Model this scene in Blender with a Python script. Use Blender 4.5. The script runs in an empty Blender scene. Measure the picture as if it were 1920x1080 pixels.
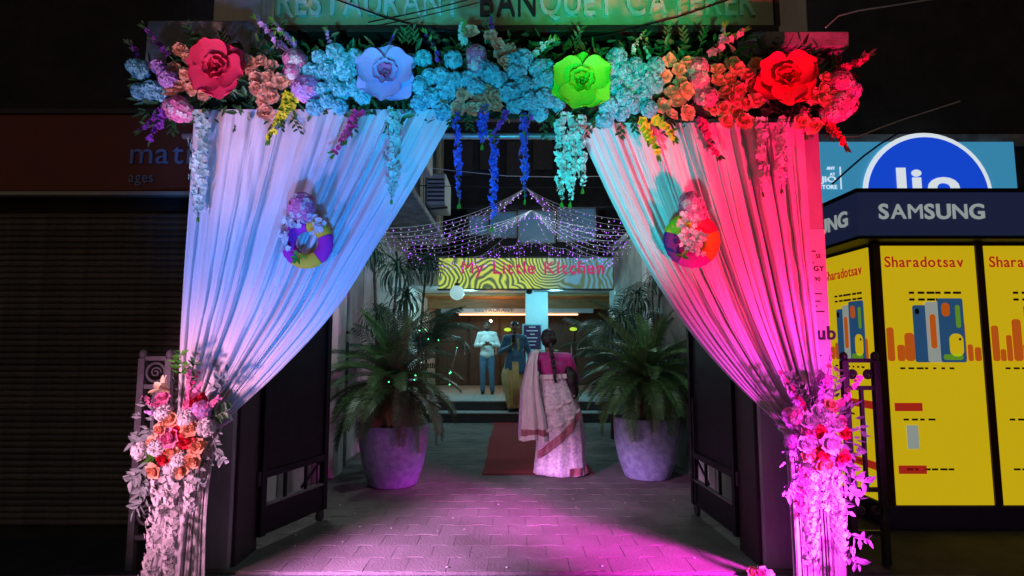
import bpy, bmesh, math, random
from math import sin, cos, pi, radians, sqrt
from mathutils import Vector, Matrix, Quaternion
random.seed(7)
S = bpy.context.scene
COL = S.collection
V = Vector

# ------------------------------------------------------------------ camera
F_PX, W_PX, H_PX = 1083.0, 1920.0, 1080.0      # focal length and frame of the photograph, in its pixels
PITCH = radians(5.64)
CAM_H = 1.46
cam_d = bpy.data.cameras.new('camera')
cam_d.sensor_width = 36.0
cam_d.lens = 36.0 * F_PX / W_PX
cam_d.clip_start = 0.05
cam_d.clip_end = 2000
cam = bpy.data.objects.new('camera', cam_d)
COL.objects.link(cam)
cam.location = (0, 0, CAM_H)
cam.rotation_euler = (pi / 2 + PITCH, 0, 0)
S.camera = cam

# ------------------------------------------------------------------ night sky and a faint added fill for street glow
world = bpy.data.worlds.new('World')
S.world = world
world.use_nodes = True
wn = world.node_tree
sky = wn.nodes.new('ShaderNodeTexSky')
sky.sky_type = 'NISHITA'
sky.sun_disc = False
sky.sun_elevation = radians(3.0)
sky.sun_rotation = radians(186)
bg = wn.nodes['Background']
bg.inputs['Strength'].default_value = 0.02
wn.links.new(sky.outputs['Color'], bg.inputs['Color'])

sun_d = bpy.data.lights.new('street_glow_fill', 'SUN')  # soft fill added from behind the camera, standing in for street glow
sun_d.energy = 0.06
sun_d.angle = radians(20)
sun_d.color = (0.85, 0.9, 1.0)
sun = bpy.data.objects.new('street_glow_fill', sun_d)
COL.objects.link(sun)
sun.rotation_euler = (radians(58), 0, radians(-6))

# ------------------------------------------------------------------ stage lamps of the decoration (LED cans set on the pavement before the arch)
def spot(name, loc, aim, col, watts, cone, blend=1.0, size=0.14):
    d = bpy.data.lights.new(name, 'SPOT')
    d.energy = watts
    d.color = col
    d.spot_size = radians(cone)
    d.spot_blend = blend
    d.shadow_soft_size = size
    o = bpy.data.objects.new(name, d)
    COL.objects.link(o)
    o.location = loc
    o.rotation_euler = (V(aim) - V(loc)).to_track_quat('-Z', 'Y').to_euler()
    return o
def point(name, loc, col, watts, size=0.1):
    d = bpy.data.lights.new(name, 'POINT')
    d.energy = watts
    d.color = col
    d.shadow_soft_size = size
    o = bpy.data.objects.new(name, d)
    COL.objects.link(o)
    o.location = loc
    return o
spot('stage_lamp_blue', (-0.35, 0.9, 0.30), (-1.05, 3.7, 2.05), (0.01, 0.28, 1.0), 560, 44)
spot('stage_lamp_lavender', (-2.7, 1.3, 0.35), (-1.60, 3.7, 2.45), (0.46, 0.28, 1.0), 240, 42)
spot('stage_lamp_ice', (-2.9, 1.6, 0.35), (-2.05, 3.7, 2.6), (0.16, 0.44, 1.0), 170, 40)
spot('stage_lamp_rose_white', (-1.9, 1.7, 0.25), (-1.75, 3.55, 3.3), (1.0, 0.45, 0.45), 500, 29)
spot('stage_lamp_pink_low', (-2.7, 1.9, 0.85), (-1.95, 3.6, 0.85), (1.0, 0.42, 0.66), 300, 62)
spot('stage_lamp_cyan', (0.0, 0.7, 0.25), (-0.1, 3.7, 3.35), (0.03, 0.60, 0.88), 540, 36, size=0.15)
spot('stage_lamp_green', (0.5, -1.2, 0.30), (0.8, 3.95, 4.1), (0.03, 1.0, 0.36), 1300, 18, size=0.1)
spot('stage_lamp_sea_green', (-0.7, -1.2, 0.30), (-0.95, 3.95, 4.0), (0.02, 0.50, 0.55), 1300, 18, size=0.1)
spot('stage_lamp_teal', (-0.5, 0.9, 0.3), (0.55, 3.7, 2.35), (0.0, 0.55, 0.60), 950, 25)
spot('stage_lamp_red', (2.6, 1.4, 0.25), (1.72, 3.7, 2.72), (1.0, 0.008, 0.10), 1500, 46)
spot('stage_lamp_magenta', (3.0, 1.7, 0.95), (1.85, 3.7, 1.0), (1.0, 0.05, 0.74), 480, 52)
spot('stage_lamp_magenta_floor', (2.95, 1.65, 1.3), (1.05, 4.2, 0.0), (1.0, 0.035, 0.80), 6000, 28)
spot('stage_lamp_pink_floor', (-2.45, 1.75, 1.1), (-0.75, 4.05, 0.0), (0.85, 0.30, 0.90), 4300, 32)
# lamps under the gateway and light of the restaurant porch
point('gateway_lamp', (-1.75, 5.3, 3.25), (0.85, 0.95, 1.0), 58, 0.08)
point('gateway_lamp_far', (1.75, 5.7, 3.2), (0.8, 0.92, 1.0), 46, 0.08)
point('porch_light_cool', (0.9, 12.0, 2.45), (0.22, 0.82, 1.0), 45, 0.12)
point('porch_light_cool_far', (-0.9, 12.2, 2.45), (0.35, 0.88, 1.0), 50, 0.12)
point('restaurant_cove_light', (-0.4, 14.0, 2.0), (1.0, 0.42, 0.10), 20, 0.15)
point('courtyard_light', (0.9, 9.2, 4.0), (0.65, 0.9, 1.0), 80, 0.1)

S.view_settings.view_transform = 'Standard'
S.view_settings.look = 'None'
S.view_settings.exposure = 0.0
S.view_settings.gamma = 1.0
S.view_settings.use_curve_mapping = False
S.cycles.max_bounces = 5
S.cycles.diffuse_bounces = 2
S.cycles.glossy_bounces = 2
S.cycles.transmission_bounces = 3
S.cycles.transparent_max_bounces = 6
S.cycles.sample_clamp_indirect = 2.0
S.cycles.use_denoising = True

# ------------------------------------------------------------------ helpers
def P(px, py, Y):
    """the point at distance Y whose place in the photograph is (px, py)"""
    u = (px - W_PX / 2) / F_PX
    v = (H_PX / 2 - py) / F_PX
    d = V((u, cos(PITCH) - v * sin(PITCH), sin(PITCH) + v * cos(PITCH)))
    return V((0, 0, CAM_H)) + d * (Y / d.y)
def PXM(Y):
    """metres per photograph pixel at distance Y"""
    return Y / F_PX

MATS = {}
def mat(name, col, rough=0.6, var=0.12, scale=8.0, bump=0.0, bscale=40.0, metal=0.0, emit=None, estr=0.0,
        col2=None, objvar=0.0, trans=0.0, spec=0.4, sheen=0.0, stretch=None, world=False):
    if name in MATS:
        return MATS[name]
    m = bpy.data.materials.new(name)
    m.use_nodes = True
    nt = m.node_tree
    N, L = nt.nodes, nt.links
    b = N['Principled BSDF']
    b.inputs['Roughness'].default_value = rough
    b.inputs['Metallic'].default_value = metal
    b.inputs['Specular IOR Level'].default_value = spec
    if sheen:
        b.inputs['Sheen Weight'].default_value = sheen
    c = V(col)
    tc = N.new('ShaderNodeTexCoord')
    src = tc.outputs['Object']
    if world:
        src = N.new('ShaderNodeNewGeometry').outputs['Position']
    if stretch:
        mp = N.new('ShaderNodeMapping')
        mp.inputs['Scale'].default_value = stretch
        L.new(src, mp.inputs['Vector'])
        src = mp.outputs['Vector']
    nz = N.new('ShaderNodeTexNoise')
    nz.inputs['Scale'].default_value = scale
    nz.inputs['Detail'].default_value = 5
    nz.inputs['Roughness'].default_value = 0.62
    L.new(src, nz.inputs['Vector'])
    rp = N.new('ShaderNodeValToRGB')
    rp.color_ramp.elements[0].position = 0.32
    rp.color_ramp.elements[1].position = 0.68
    a = c * (1 - var) if col2 is None else c
    d = c * (1 + var) if col2 is None else V(col2)
    rp.color_ramp.elements[0].color = (*a, 1)
    rp.color_ramp.elements[1].color = (*[min(1, x) for x in d], 1)
    L.new(nz.outputs['Fac'], rp.inputs['Fac'])
    out = rp.outputs['Color']
    if objvar:
        oi = N.new('ShaderNodeObjectInfo')
        ge = N.new('ShaderNodeNewGeometry')
        ad = N.new('ShaderNodeMath'); ad.operation = 'ADD'
        L.new(oi.outputs['Random'], ad.inputs[0]); L.new(ge.outputs['Random Per Island'], ad.inputs[1])
        fr = N.new('ShaderNodeMath'); fr.operation = 'FRACT'
        L.new(ad.outputs[0], fr.inputs[0])
        mr = N.new('ShaderNodeMapRange')
        mr.inputs['To Min'].default_value = 1 - objvar
        mr.inputs['To Max'].default_value = 1 + objvar
        L.new(fr.outputs[0], mr.inputs['Value'])
        hs = N.new('ShaderNodeHueSaturation')
        L.new(out, hs.inputs['Color'])
        L.new(mr.outputs['Result'], hs.inputs['Value'])
        out = hs.outputs['Color']
    L.new(out, b.inputs['Base Color'])
    if bump:
        bz = N.new('ShaderNodeTexNoise')
        bz.inputs['Scale'].default_value = bscale
        bz.inputs['Detail'].default_value = 4
        L.new(src, bz.inputs['Vector'])
        bp = N.new('ShaderNodeBump')
        bp.inputs['Strength'].default_value = bump
        bp.inputs['Distance'].default_value = 0.02
        L.new(bz.outputs['Fac'], bp.inputs['Height'])
        L.new(bp.outputs['Normal'], b.inputs['Normal'])
    if emit:
        b.inputs['Emission Color'].default_value = (*emit, 1)
        b.inputs['Emission Strength'].default_value = estr
    if trans:
        tr = N.new('ShaderNodeBsdfTranslucent')
        L.new(out, tr.inputs['Color'])
        mx = N.new('ShaderNodeMixShader')
        mx.inputs['Fac'].default_value = trans
        L.new(b.outputs[0], mx.inputs[1]); L.new(tr.outputs[0], mx.inputs[2])
        L.new(mx.outputs[0], N['Material Output'].inputs['Surface'])
    MATS[name] = m
    return m

def wloc(o):
    p = V((0, 0, 0))
    while o is not None:
        p = p + o.location
        o = o.parent
    return p
def tag(o, label=None, cat=None, group=None, kind=None):
    if label: o['label'] = label
    if cat: o['category'] = cat
    if group: o['group'] = group
    if kind: o['kind'] = kind
    return o
def empty(name, loc, label=None, cat=None, group=None):
    o = bpy.data.objects.new(name, None)
    o.empty_display_size = 0.1
    COL.objects.link(o)
    o.location = loc
    return tag(o, label, cat, group)
def put(name, me, parent=None, loc=(0, 0, 0), rot=None, scale=None, mats=None):
    """link a (shared) mesh as an object at a world place; parents are never turned"""
    o = bpy.data.objects.new(name, me)
    COL.objects.link(o)
    if parent is not None:
        o.parent = parent
        o.location = V(loc) - wloc(parent)
    else:
        o.location = loc
    if rot is not None:
        o.rotation_mode = 'QUATERNION'
        o.rotation_quaternion = rot
    if scale is not None:
        o.scale = (scale,) * 3 if isinstance(scale, (int, float)) else scale
    return o

class MB:
    def __init__(s):
        s.v, s.f, s.mi = [], [], []
        s.cur = 0
    def add(s, vs, fs):
        n = len(s.v)
        s.v += [tuple(p) for p in vs]
        for f in fs:
            s.f.append(tuple(i + n for i in f)); s.mi.append(s.cur)
        return s
    def quad(s, a, b, c, d):
        return s.add([a, b, c, d], [(0, 1, 2, 3)])
    def box(s, lo, hi, bev=0.0):
        x0, y0, z0 = lo; x1, y1, z1 = hi
        if bev <= 0:
            vs = [(x0,y0,z0),(x1,y0,z0),(x1,y1,z0),(x0,y1,z0),(x0,y0,z1),(x1,y0,z1),(x1,y1,z1),(x0,y1,z1)]
            return s.add(vs, [(0,3,2,1),(4,5,6,7),(0,1,5,4),(1,2,6,5),(2,3,7,6),(3,0,4,7)])
        bm = bmesh.new()
        bmesh.ops.create_cube(bm, size=1)
        for v in bm.verts:
            v.co = V(((v.co.x + .5) * (x1 - x0) + x0, (v.co.y + .5) * (y1 - y0) + y0, (v.co.z + .5) * (z1 - z0) + z0))
        bmesh.ops.bevel(bm, geom=bm.edges[:], offset=bev, segments=1, affect='EDGES')
        bm.verts.index_update()
        s.add([v.co[:] for v in bm.verts], [[v.index for v in f.verts] for f in bm.faces])
        bm.free()
        return s
    def bar(s, a, b, w, d, up=(0, 0, 1)):
        """a rectangular bar from a to b, w wide and d deep"""
        a, b = V(a), V(b)
        t = (b - a).normalized()
        r = t.cross(V(up))
        if r.length < 1e-4: r = t.cross(V((0, 1, 0)))
        r.normalize(); n = r.cross(t)
        vs = []
        for p in (a, b):
            for sx, sy in ((-1,-1),(1,-1),(1,1),(-1,1)):
                vs.append(p + r * (w / 2 * sx) + n * (d / 2 * sy))
        return s.add(vs, [(0,1,2,3),(7,6,5,4),(0,4,5,1),(1,5,6,2),(2,6,7,3),(3,7,4,0)])
    def tube(s, pts, rad, n=6, cap=True):
        pts = [V(p) for p in pts]
        m = len(pts)
        if not hasattr(rad, '__len__'): rad = [rad] * m
        t0 = (pts[1] - pts[0]).normalized()
        nrm = t0.orthogonal().normalized()
        vs, fs = [], []
        for i, p in enumerate(pts):
            t = (pts[min(i + 1, m - 1)] - pts[max(i - 1, 0)])
            if t.length < 1e-9: t = t0.copy()
            t.normalize()
            nrm = (nrm - t * nrm.dot(t))
            if nrm.length < 1e-6: nrm = t.orthogonal()
            nrm.normalize()
            bi = t.cross(nrm)
            for k in range(n):
                a = 2 * pi * k / n
                vs.append(p + (nrm * cos(a) + bi * sin(a)) * rad[i])
        for i in range(m - 1):
            for k in range(n):
                k2 = (k + 1) % n
                fs.append((i*n+k, i*n+k2, (i+1)*n+k2, (i+1)*n+k))
        if cap:
            fs.append(tuple(range(n - 1, -1, -1)))
            fs.append(tuple((m-1)*n + k for k in range(n)))
        return s.add(vs, fs)
    def rings(s, rings, cap=True, close=True):
        """loft through rings of equal count"""
        n = len(rings[0]); vs = [p for r in rings for p in r]; fs = []
        for i in range(len(rings) - 1):
            for k in range(n if close else n - 1):
                k2 = (k + 1) % n
                fs.append((i*n+k, i*n+k2, (i+1)*n+k2, (i+1)*n+k))
        if cap:
            fs.append(tuple(range(n - 1, -1, -1)))
            fs.append(tuple((len(rings)-1)*n + k for k in range(n)))
        return s.add(vs, fs)
    def lathe(s, prof, n=24, c=(0, 0, 0), cap=True):
        return s.rings([[(c[0] + r*cos(2*pi*k/n), c[1] + r*sin(2*pi*k/n), c[2] + z) for k in range(n)] for r, z in prof], cap)
    def grid(s, fn, nu, nv):
        vs = [fn(i / nu, j / nv) for j in range(nv + 1) for i in range(nu + 1)]
        fs = [(j*(nu+1)+i, j*(nu+1)+i+1, (j+1)*(nu+1)+i+1, (j+1)*(nu+1)+i) for j in range(nv) for i in range(nu)]
        return s.add(vs, fs)
    def sphere(s, c, r, n=10, m=7, sc=(1, 1, 1)):
        rr = []
        for j in range(m + 1):
            t = pi * (0.02 + 0.96 * j / m)
            rr.append([(c[0] + r*sc[0]*sin(t)*cos(2*pi*k/n), c[1] + r*sc[1]*sin(t)*sin(2*pi*k/n), c[2] - r*sc[2]*cos(t)) for k in range(n)])
        return s.rings(rr)
    def tri(s, a, b, c):
        return s.add([a, b, c], [(0, 1, 2)])
    def mesh(s, name, mats, smooth=False, off=None):
        me = bpy.data.meshes.new(name)
        vs = s.v if off is None else [(x - off[0], y - off[1], z - off[2]) for x, y, z in s.v]
        me.from_pydata(vs, [], s.f)
        if not isinstance(mats, (list, tuple)): mats = [mats]
        for m in mats: me.materials.append(m)
        if len(mats) > 1:
            me.polygons.foreach_set('material_index', s.mi)
        if smooth:
            me.polygons.foreach_set('use_smooth', [True] * len(me.polygons))
        me.update()
        return me
    def build(s, name, mats, parent=None, smooth=False, origin=None):
        """verts are world coordinates; the object's origin is its parent's place, or the given one"""
        if origin is None:
            origin = wloc(parent) if parent is not None else V((0, 0, 0))
        me = s.mesh(name, mats, smooth, origin)
        return put(name, me, parent, origin)

def quat_facing(d, roll=0.0):
    q = V(d).to_track_quat('Z', 'Y')
    return q @ Quaternion((0, 0, 1), roll)

_GLY = {}
def glyph(ch, size, depth, m, bold=0.0, xs=1.0):
    key = (ch, round(size, 4), round(depth, 4), m.name, bold, xs)
    if key in _GLY: return _GLY[key]
    cu = bpy.data.curves.new('glyph', 'FONT')
    cu.body = ch; cu.size = size; cu.extrude = depth / 2; cu.offset = bold * size * (0 if ch in 'MW' else .3 if ch in 'NKA' else 1)
    cu.resolution_u = 4
    o = bpy.data.objects.new('glyph', cu)
    COL.objects.link(o)
    dg = bpy.context.evaluated_depsgraph_get()
    me = bpy.data.meshes.new_from_object(o.evaluated_get(dg))
    bpy.data.objects.remove(o)
    bpy.data.curves.remove(cu)
    xl = [v.co.x for v in me.vertices] or [0, size * .3]
    x0, x1 = min(xl), max(xl)
    for v in me.vertices: v.co.x = (v.co.x - x0) * xs
    me.materials.clear(); me.materials.append(m)
    me.name = 'letter'
    _GLY[key] = (me, (x1 - x0) * xs)
    return _GLY[key]
def lettering(text, origin, xdir, normal, size, depth, m, parent, width=None, gap=0.10, bold=0.0, name='letter', space=0.42, one=False, skip=()):
    """letters standing on a face: origin is the left end of the baseline; width fits the whole line"""
    xs = 1.0
    def layout(xs):
        x = 0; out = []
        for ch in text:
            if ch == ' ': x += size * space * xs; continue
            me, w = glyph(ch, size, depth, m, bold, xs)
            out.append((ch, me, x)); x += w + gap * size * xs
        return out, x - gap * size * xs
    lay, tot = layout(1.0)
    if width: 
        xs = round(width / tot, 3)
        lay, tot = layout(xs)
    X = V(xdir).normalized(); Nn = V(normal).normalized(); U = Nn.cross(X)
    q = Matrix((X, U, Nn)).transposed().to_quaternion()
    if one:
        mb = MB(); Rm = q.to_matrix()
        for ch, me, x in lay:
            mb.add([V(origin) + X * x + Rm @ v.co for v in me.vertices], [list(p.vertices) for p in me.polygons])
        return mb.build(name, m, parent)
    for i, (ch, me, x) in enumerate(lay):
        if i in skip: continue
        put(name, me, parent, V(origin) + X * x, q)

def blob(parts, voxel, smooth_it=4, m=None, name='body'):
    """one continuous surface grown round tapered limbs: parts are (a, b, ra, rb) or (centre, (rx,ry,rz))"""
    mb = MB()
    for p in parts:
        if len(p) == 4:
            a, b, ra, rb = V(p[0]), V(p[1]), p[2], p[3]
            t = (b - a); L = max(t.length, 1e-5); t.normalize()
            pts, rr = [], []
            for k in range(4):
                an = pi / 2 * (1 - k / 4); pts.append(a - t * ra * sin(an)); rr.append(max(ra * cos(an), ra * .08))
            pts.append(a); rr.append(ra); pts.append((a + b) / 2); rr.append((ra + rb) / 2); pts.append(b); rr.append(rb)
            for k in range(1, 5):
                an = pi / 2 * k / 4; pts.append(b + t * rb * sin(an)); rr.append(max(rb * cos(an), rb * .08))
            mb.tube(pts, rr, 12)
        else:
            c, r = p
            mb.sphere(c, 1.0, 14, 10, r)
    me = mb.mesh(name, m or mat('skin', (0.2, 0.1, 0.06)))
    o = bpy.data.objects.new(name, me)
    COL.objects.link(o)
    md = o.modifiers.new('r', 'REMESH'); md.mode = 'VOXEL'; md.voxel_size = voxel; md.use_smooth_shade = True
    ms = o.modifiers.new('s', 'SMOOTH'); ms.factor = 0.5; ms.iterations = smooth_it
    dg = bpy.context.evaluated_depsgraph_get()
    out = bpy.data.meshes.new_from_object(o.evaluated_get(dg))
    bpy.data.objects.remove(o); bpy.data.meshes.remove(me)
    out.name = name
    out.polygons.foreach_set('use_smooth', [True] * len(out.polygons))
    return out

def noise1(seed):
    r = random.Random(seed)
    ph = [(r.uniform(0, 2 * pi), r.uniform(.6, 1.5)) for _ in range(6)]
    def f(x):
        return sum(sin(x * k * (i + 1) * 0.9 + p) / (i + 1) ** 0.7 for i, (p, k) in enumerate(ph)) / 2.4
    return f
# ------------------------------------------------------------------ materials of the setting
M_asphalt = mat('asphalt', (0.045, 0.047, 0.052), 0.8, 0.35, 6, 0.5, 90)
M_kerb = mat('kerb_concrete', (0.10, 0.105, 0.115), 0.75, 0.4, 7, 0.5, 60)
M_paver = mat('paver_concrete', (0.10, 0.094, 0.08), 0.8, 0.4, 1.3, 0.3, 55, objvar=0.09, spec=.2, world=True, col2=(0.175, 0.165, 0.15))
M_grout = mat('paving_sand', (0.115, 0.108, 0.098), 0.9, 0.3, 20, 0.3, 120)
M_plaster_grey = mat('grey_plaster', (0.34, 0.34, 0.35), 0.8, 0.22, 3.5, 0.25, 30, stretch=(1, 1, 0.35))
M_plaster_pale = mat('pale_plaster', (0.56, 0.55, 0.52), 0.82, 0.25, 2.5, 0.25, 25, stretch=(1, 1, 0.3))
M_concrete = mat('weathered_concrete', (0.20, 0.20, 0.205), 0.85, 0.45, 5, 0.5, 35)
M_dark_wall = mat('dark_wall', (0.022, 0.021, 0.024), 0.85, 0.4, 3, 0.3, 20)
M_brown_wall = mat('dark_brown_paint', (0.026, 0.018, 0.017), 0.6, 0.3, 4, 0.2, 30)
M_black_metal = mat('black_painted_steel', (0.007, 0.007, 0.009), 0.5, 0.4, 9, 0.12, 60, spec=.2)
M_dark_metal = mat('dark_iron', (0.03, 0.028, 0.034), 0.45, 0.3, 20, 0.2, 80)
M_slat = mat('shutter_slat', (0.10, 0.083, 0.078), 0.5, 0.35, 14, 0.2, 60, objvar=0.25)
M_tile_floor = mat('porch_tile', (0.42, 0.41, 0.37), 0.32, 0.12, 3, 0.05, 30, objvar=0.07)
M_step_stone = mat('step_granite', (0.035, 0.037, 0.042), 0.35, 0.3, 30, 0.05, 60)
M_step_edge = mat('step_nosing', (0.35, 0.36, 0.36), 0.4, 0.15, 20)
M_wood = mat('orange_wood', (0.38, 0.17, 0.055), 0.45, 0.3, 3, 0.1, 20, stretch=(1, 1, 9))
M_dark_wood = mat('dark_wood', (0.07, 0.038, 0.02), 0.4, 0.4, 3, 0.1, 20, stretch=(8, 1, 1))

# ------------------------------------------------------------------ ground
g = MB(); g.quad((-120, -60, -0.1), (120, -60, -0.1), (120, 160, -0.1), (-120, 160, -0.1))
tag(g.build('street', M_asphalt), kind='structure')
g = MB(); g.box((-3.0, 3.62, -0.095), (3.0, 3.90, -0.012), 0.02)
for x in (-1.1, 0.2, 1.3):
    pass
tag(g.build('kerb', M_kerb), kind='structure')
pav = empty('courtyard_paving', (0, 3.9, 0)); pav['kind'] = 'structure'
g = MB(); g.box((-2.1, 3.9, -0.09), (2.45, 11.2, -0.0022)); g.build('sand_bed', M_grout, pav)
PW, PD = 0.27, 0.24
def paver_mesh():
    # an interlocking block: waisted along its long side
    a, b, c = PW / 2 - .0016, PD / 2 - .0016, 0.022
    out = [(-a, -b), (-a * .45, -b), (-a * .15, -b + c), (a * .45, -b + c), (a * .75, -b), (a, -b), (a, b), (a * .75, b), (a * .45, b + c * .9), (-a * .15, b + c * .9), (-a * .45, b), (-a, b)]
    k = 0.996
    m = MB()
    n = len(out)
    m.add([(x, y, -0.04) for x, y in out] + [(x, y, -0.004) for x, y in out] + [(x * k, y * k, 0) for x, y in out],
          [tuple((i, (i + 1) % n, n + (i + 1) % n, n + i)) for i in range(n)] + [tuple((n + i, n + (i + 1) % n, 2 * n + (i + 1) % n, 2 * n + i)) for i in range(n)] + [tuple(range(2 * n, 3 * n))])
    return m
pm = paver_mesh(); pme = pm.mesh('paver', M_paver)
rest = MB(); cnt = 0
rp = random.Random(3)
row = 0; y = 3.9 + PD / 2
while y < 11.1:
    x = -2.05 + (PW / 2 if row % 2 else 0) + PW / 2
    while x < 2.40:
        dz = rp.uniform(-.0012, .0012)
        q = Quaternion((0, 0, 1), rp.uniform(-.015, .015)) @ Quaternion((1, 0, 0), rp.uniform(-.008, .008)) @ Quaternion((0, 1, 0), rp.uniform(-.008, .008))
        if cnt < 296 and abs(x) < 1.95:
            put('paver', pme, pav, (x, y, dz), q); cnt += 1
        else:
            rest.add([q @ V(p) + V((x, y, dz)) for p in pm.v], pm.f)
        x += PW
    y += PD; row += 1
tag(rest.build('far_pavers', M_paver, pav), kind='stuff')

# ------------------------------------------------------------------ steps and porch floor before the restaurant
st = empty('porch_steps', (0.2, 11.1, 0)); st['kind'] = 'structure'
for k in range(2):
    y0 = 11.12 + 0.34 * k
    g = MB(); g.box((-2.0, y0, -0.05), (2.6, y0 + 0.34 + (0 if k == 0 else 4.6), 0.19 * (k + 1) - 0.03)); g.build('riser', M_step_stone, st)
    g = MB(); g.box((-2.0, y0 - 0.02, 0.19 * (k + 1) - 0.03), (2.6, y0 + 0.338, 0.19 * (k + 1)), 0.006); g.build('tread', M_step_edge, st)
pf = empty('porch_floor', (0.2, 12, 0.38)); pf['kind'] = 'structure'
tme = MB().box((-0.297, -0.297, -0.02), (0.297, 0.297, 0.0), 0.004).mesh('floor_tile', M_tile_floor)
for j in range(7):
    for i in range(8):
        put('floor_tile', tme, pf, (-1.7 + 0.6 * i, 12.1 + 0.6 * j, 0.38))

# ------------------------------------------------------------------ the gateway: two pillars carrying a lintel
GY = 3.95
gw = empty('gateway', (-0.1, GY, 0), 'grey concrete gateway with ledges framing the passage behind the flower arch', 'gateway')
g = MB(); g.box((-2.22, GY, -0.1), (-1.86, GY + 0.36, 3.45), 0.012); g.cur = 0; g.build('pillar', M_plaster_grey, gw)
g = MB(); g.box((1.66, GY, -0.1), (2.17, GY + 0.36, 3.40), 0.012); g.build('pillar', M_plaster_grey, gw)
g = MB(); g.box((-1.858, GY + .03, -.09), (-1.835, GY + 0.36, 3.15), .004); tag(g.build('dark_reveal', M_brown_wall, gw), 'dark brown facing added to darken the inner side of the pillar')
g = MB(); g.box((1.635, GY + .03, -.09), (1.658, GY + 0.36, 3.15), .004); g.build('dark_reveal', M_brown_wall, gw)  # thin facings added to make the inner sides of both pillars dark
g = MB(); g.box((-1.86, GY + .02, 3.16), (1.66, GY + 0.34, 3.46), 0.01); g.build('lintel', M_brown_wall, gw)
a, b = P(300, 125, GY - .1), P(474, 40, GY - .1)
g = MB(); g.box((a.x - 0.1, GY - 0.12, a.z), (b.x, GY + 0.5, b.z), 0.012); tag(g.build('ledge', M_concrete, gw), 'dark weathered concrete ledge left of the sign')
a, b = P(1436, 88, GY - .3), P(1592, 58, GY - .3)
g = MB(); g.box((a.x, GY - 0.30, a.z), (b.x, GY + 0.5, b.z), 0.008); tag(g.build('ledge', M_concrete, gw), 'thin weathered concrete ledge right of the sign')
g = MB(); g.box((a.x + .01, GY - 0.22, a.z - .16), (b.x - .1, GY + 0.4, a.z - .001), 0.008); g.build('ledge_beam', M_brown_wall, gw)
a, b = P(392, 0, GY), P(482, 0, GY)
g = MB(); g.box((a.x, GY + .06, 3.50), (b.x, GY + 0.36, 5.2), 0.01); g.build('upper_pillar', M_plaster_pale, gw)
a, b = P(1459, 0, GY), P(1521, 0, GY)
g = MB(); g.box((a.x, GY + .06, 3.50), (b.x, GY + 0.36, 5.2), 0.01); g.build('upper_pillar', M_plaster_pale, gw)
g = MB(); g.box((-1.75, GY + .25, 3.465), (1.72, GY + 0.5, 6.5)); g.build('upper_wall', M_dark_wall, gw)
g = MB(); g.box((-1.55, GY - .06, 3.30), (1.62, GY + 0.019, 3.44), .006); g.build('rolled_awning', mat('awning_canvas', (0.05, 0.045, 0.035), 0.8, .4, 6, .4, 20), gw)

# paper poster on the right pillar
pu = empty('pillar_poster', P(1556, 640, GY - .006), 'paper poster with black print pasted on the pillar beside the red curtain', 'poster')
a, b = P(1541, 760, GY - .004), P(1566, 430, GY - .004)
M_paper = mat('poster_paper', (0.62, 0.60, 0.60), 0.7, 0.08, 5)
M_ink = mat('black_ink', (0.012, 0.012, 0.016), 0.6)
g = MB(); g.box((1.98, GY - .006, a.z), (2.165, GY - .0005, b.z)); g.build('sheet', M_paper, pu)
for txt, px, py, sz, bd in (('ub', 1533, 636, 0.125, .03), ('GY', 1526, 508, 0.05, .02), ('90', 1528, 527, 0.04, 0), ('SE', 1530, 484, 0.04, 0)):
    o = P(px, py, GY - .008); lettering(txt, (max(o.x, 1.99), o.y, o.z), (1, 0, 0), (0, -1, 0), sz, 0.003, M_ink, pu, bold=bd)
g = MB()
for py in (472, 494, 545, 552, 566, 575, 585, 655, 668, 676, 690):
    o = P(1533, py, GY - .008); g.box((1.995, GY - .0085, o.z), (2.06 + .09 * rp.random(), GY - .0062, o.z + .008))
tag(g.build('small_print', M_ink, pu), kind='stuff')

# ------------------------------------------------------------------ big sign board above the gate
SBY = GY - .02
a, b = P(512, 49, SBY), P(1452, 52, SBY)
z0 = (a.z + b.z) / 2
sb = empty('sign_board', (0, SBY, z0), 'large pale board with raised capital letters above the flower arch', 'sign board')
M_board = mat('board_cream', (0.30, 0.33, 0.20), 0.5, 0.18, 2.5, 0.05, 30)
M_letter = mat('board_letter', (0.40, 0.50, 0.47), 0.4, 0.1, 6)
M_letter_dark = mat('board_letter_dark', (0.006, 0.006, 0.008), 0.35)
g = MB(); g.box((a.x, SBY, z0), (b.x, SBY + 0.12, z0 + .62), 0.004); g.build('panel', M_board, sb)
g = MB(); g.box((a.x - .02, SBY - .03, z0 - .05), (b.x + .02, SBY + .1, z0 - .001), 0.004); g.build('lower_trim', M_brown_wall, sb)
g = MB(); g.box((b.x + .002, SBY - .02, z0), (b.x + .035, SBY + .1, z0 + .62)); g.build('edge_trim', M_brown_wall, sb)
zb = P(960, 31, SBY).z
xa = P(520, 30, SBY - .02)
Wd = 0.265 / 0.7
lettering('RESTAURANT', (P(520, 30, SBY - .015).x, SBY - .012, zb), (1, 0, 0), (0, -1, 0), Wd * .78, 0.03, M_letter, sb, width=P(862, 30, SBY).x - P(520, 30, SBY).x, bold=.012)
lettering('BAN', (P(900, 30, SBY - .015).x, SBY - .012, zb), (1, 0, 0), (0, -1, 0), Wd * .78, 0.03, M_letter_dark, sb, width=P(1004, 30, SBY).x - P(900, 30, SBY).x, bold=.012)
lettering('QUET', (P(1012, 30, SBY - .015).x, SBY - .012, zb), (1, 0, 0), (0, -1, 0), Wd * .78, 0.03, M_letter, sb, width=P(1152, 30, SBY).x - P(1012, 30, SBY).x, bold=.012)
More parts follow.
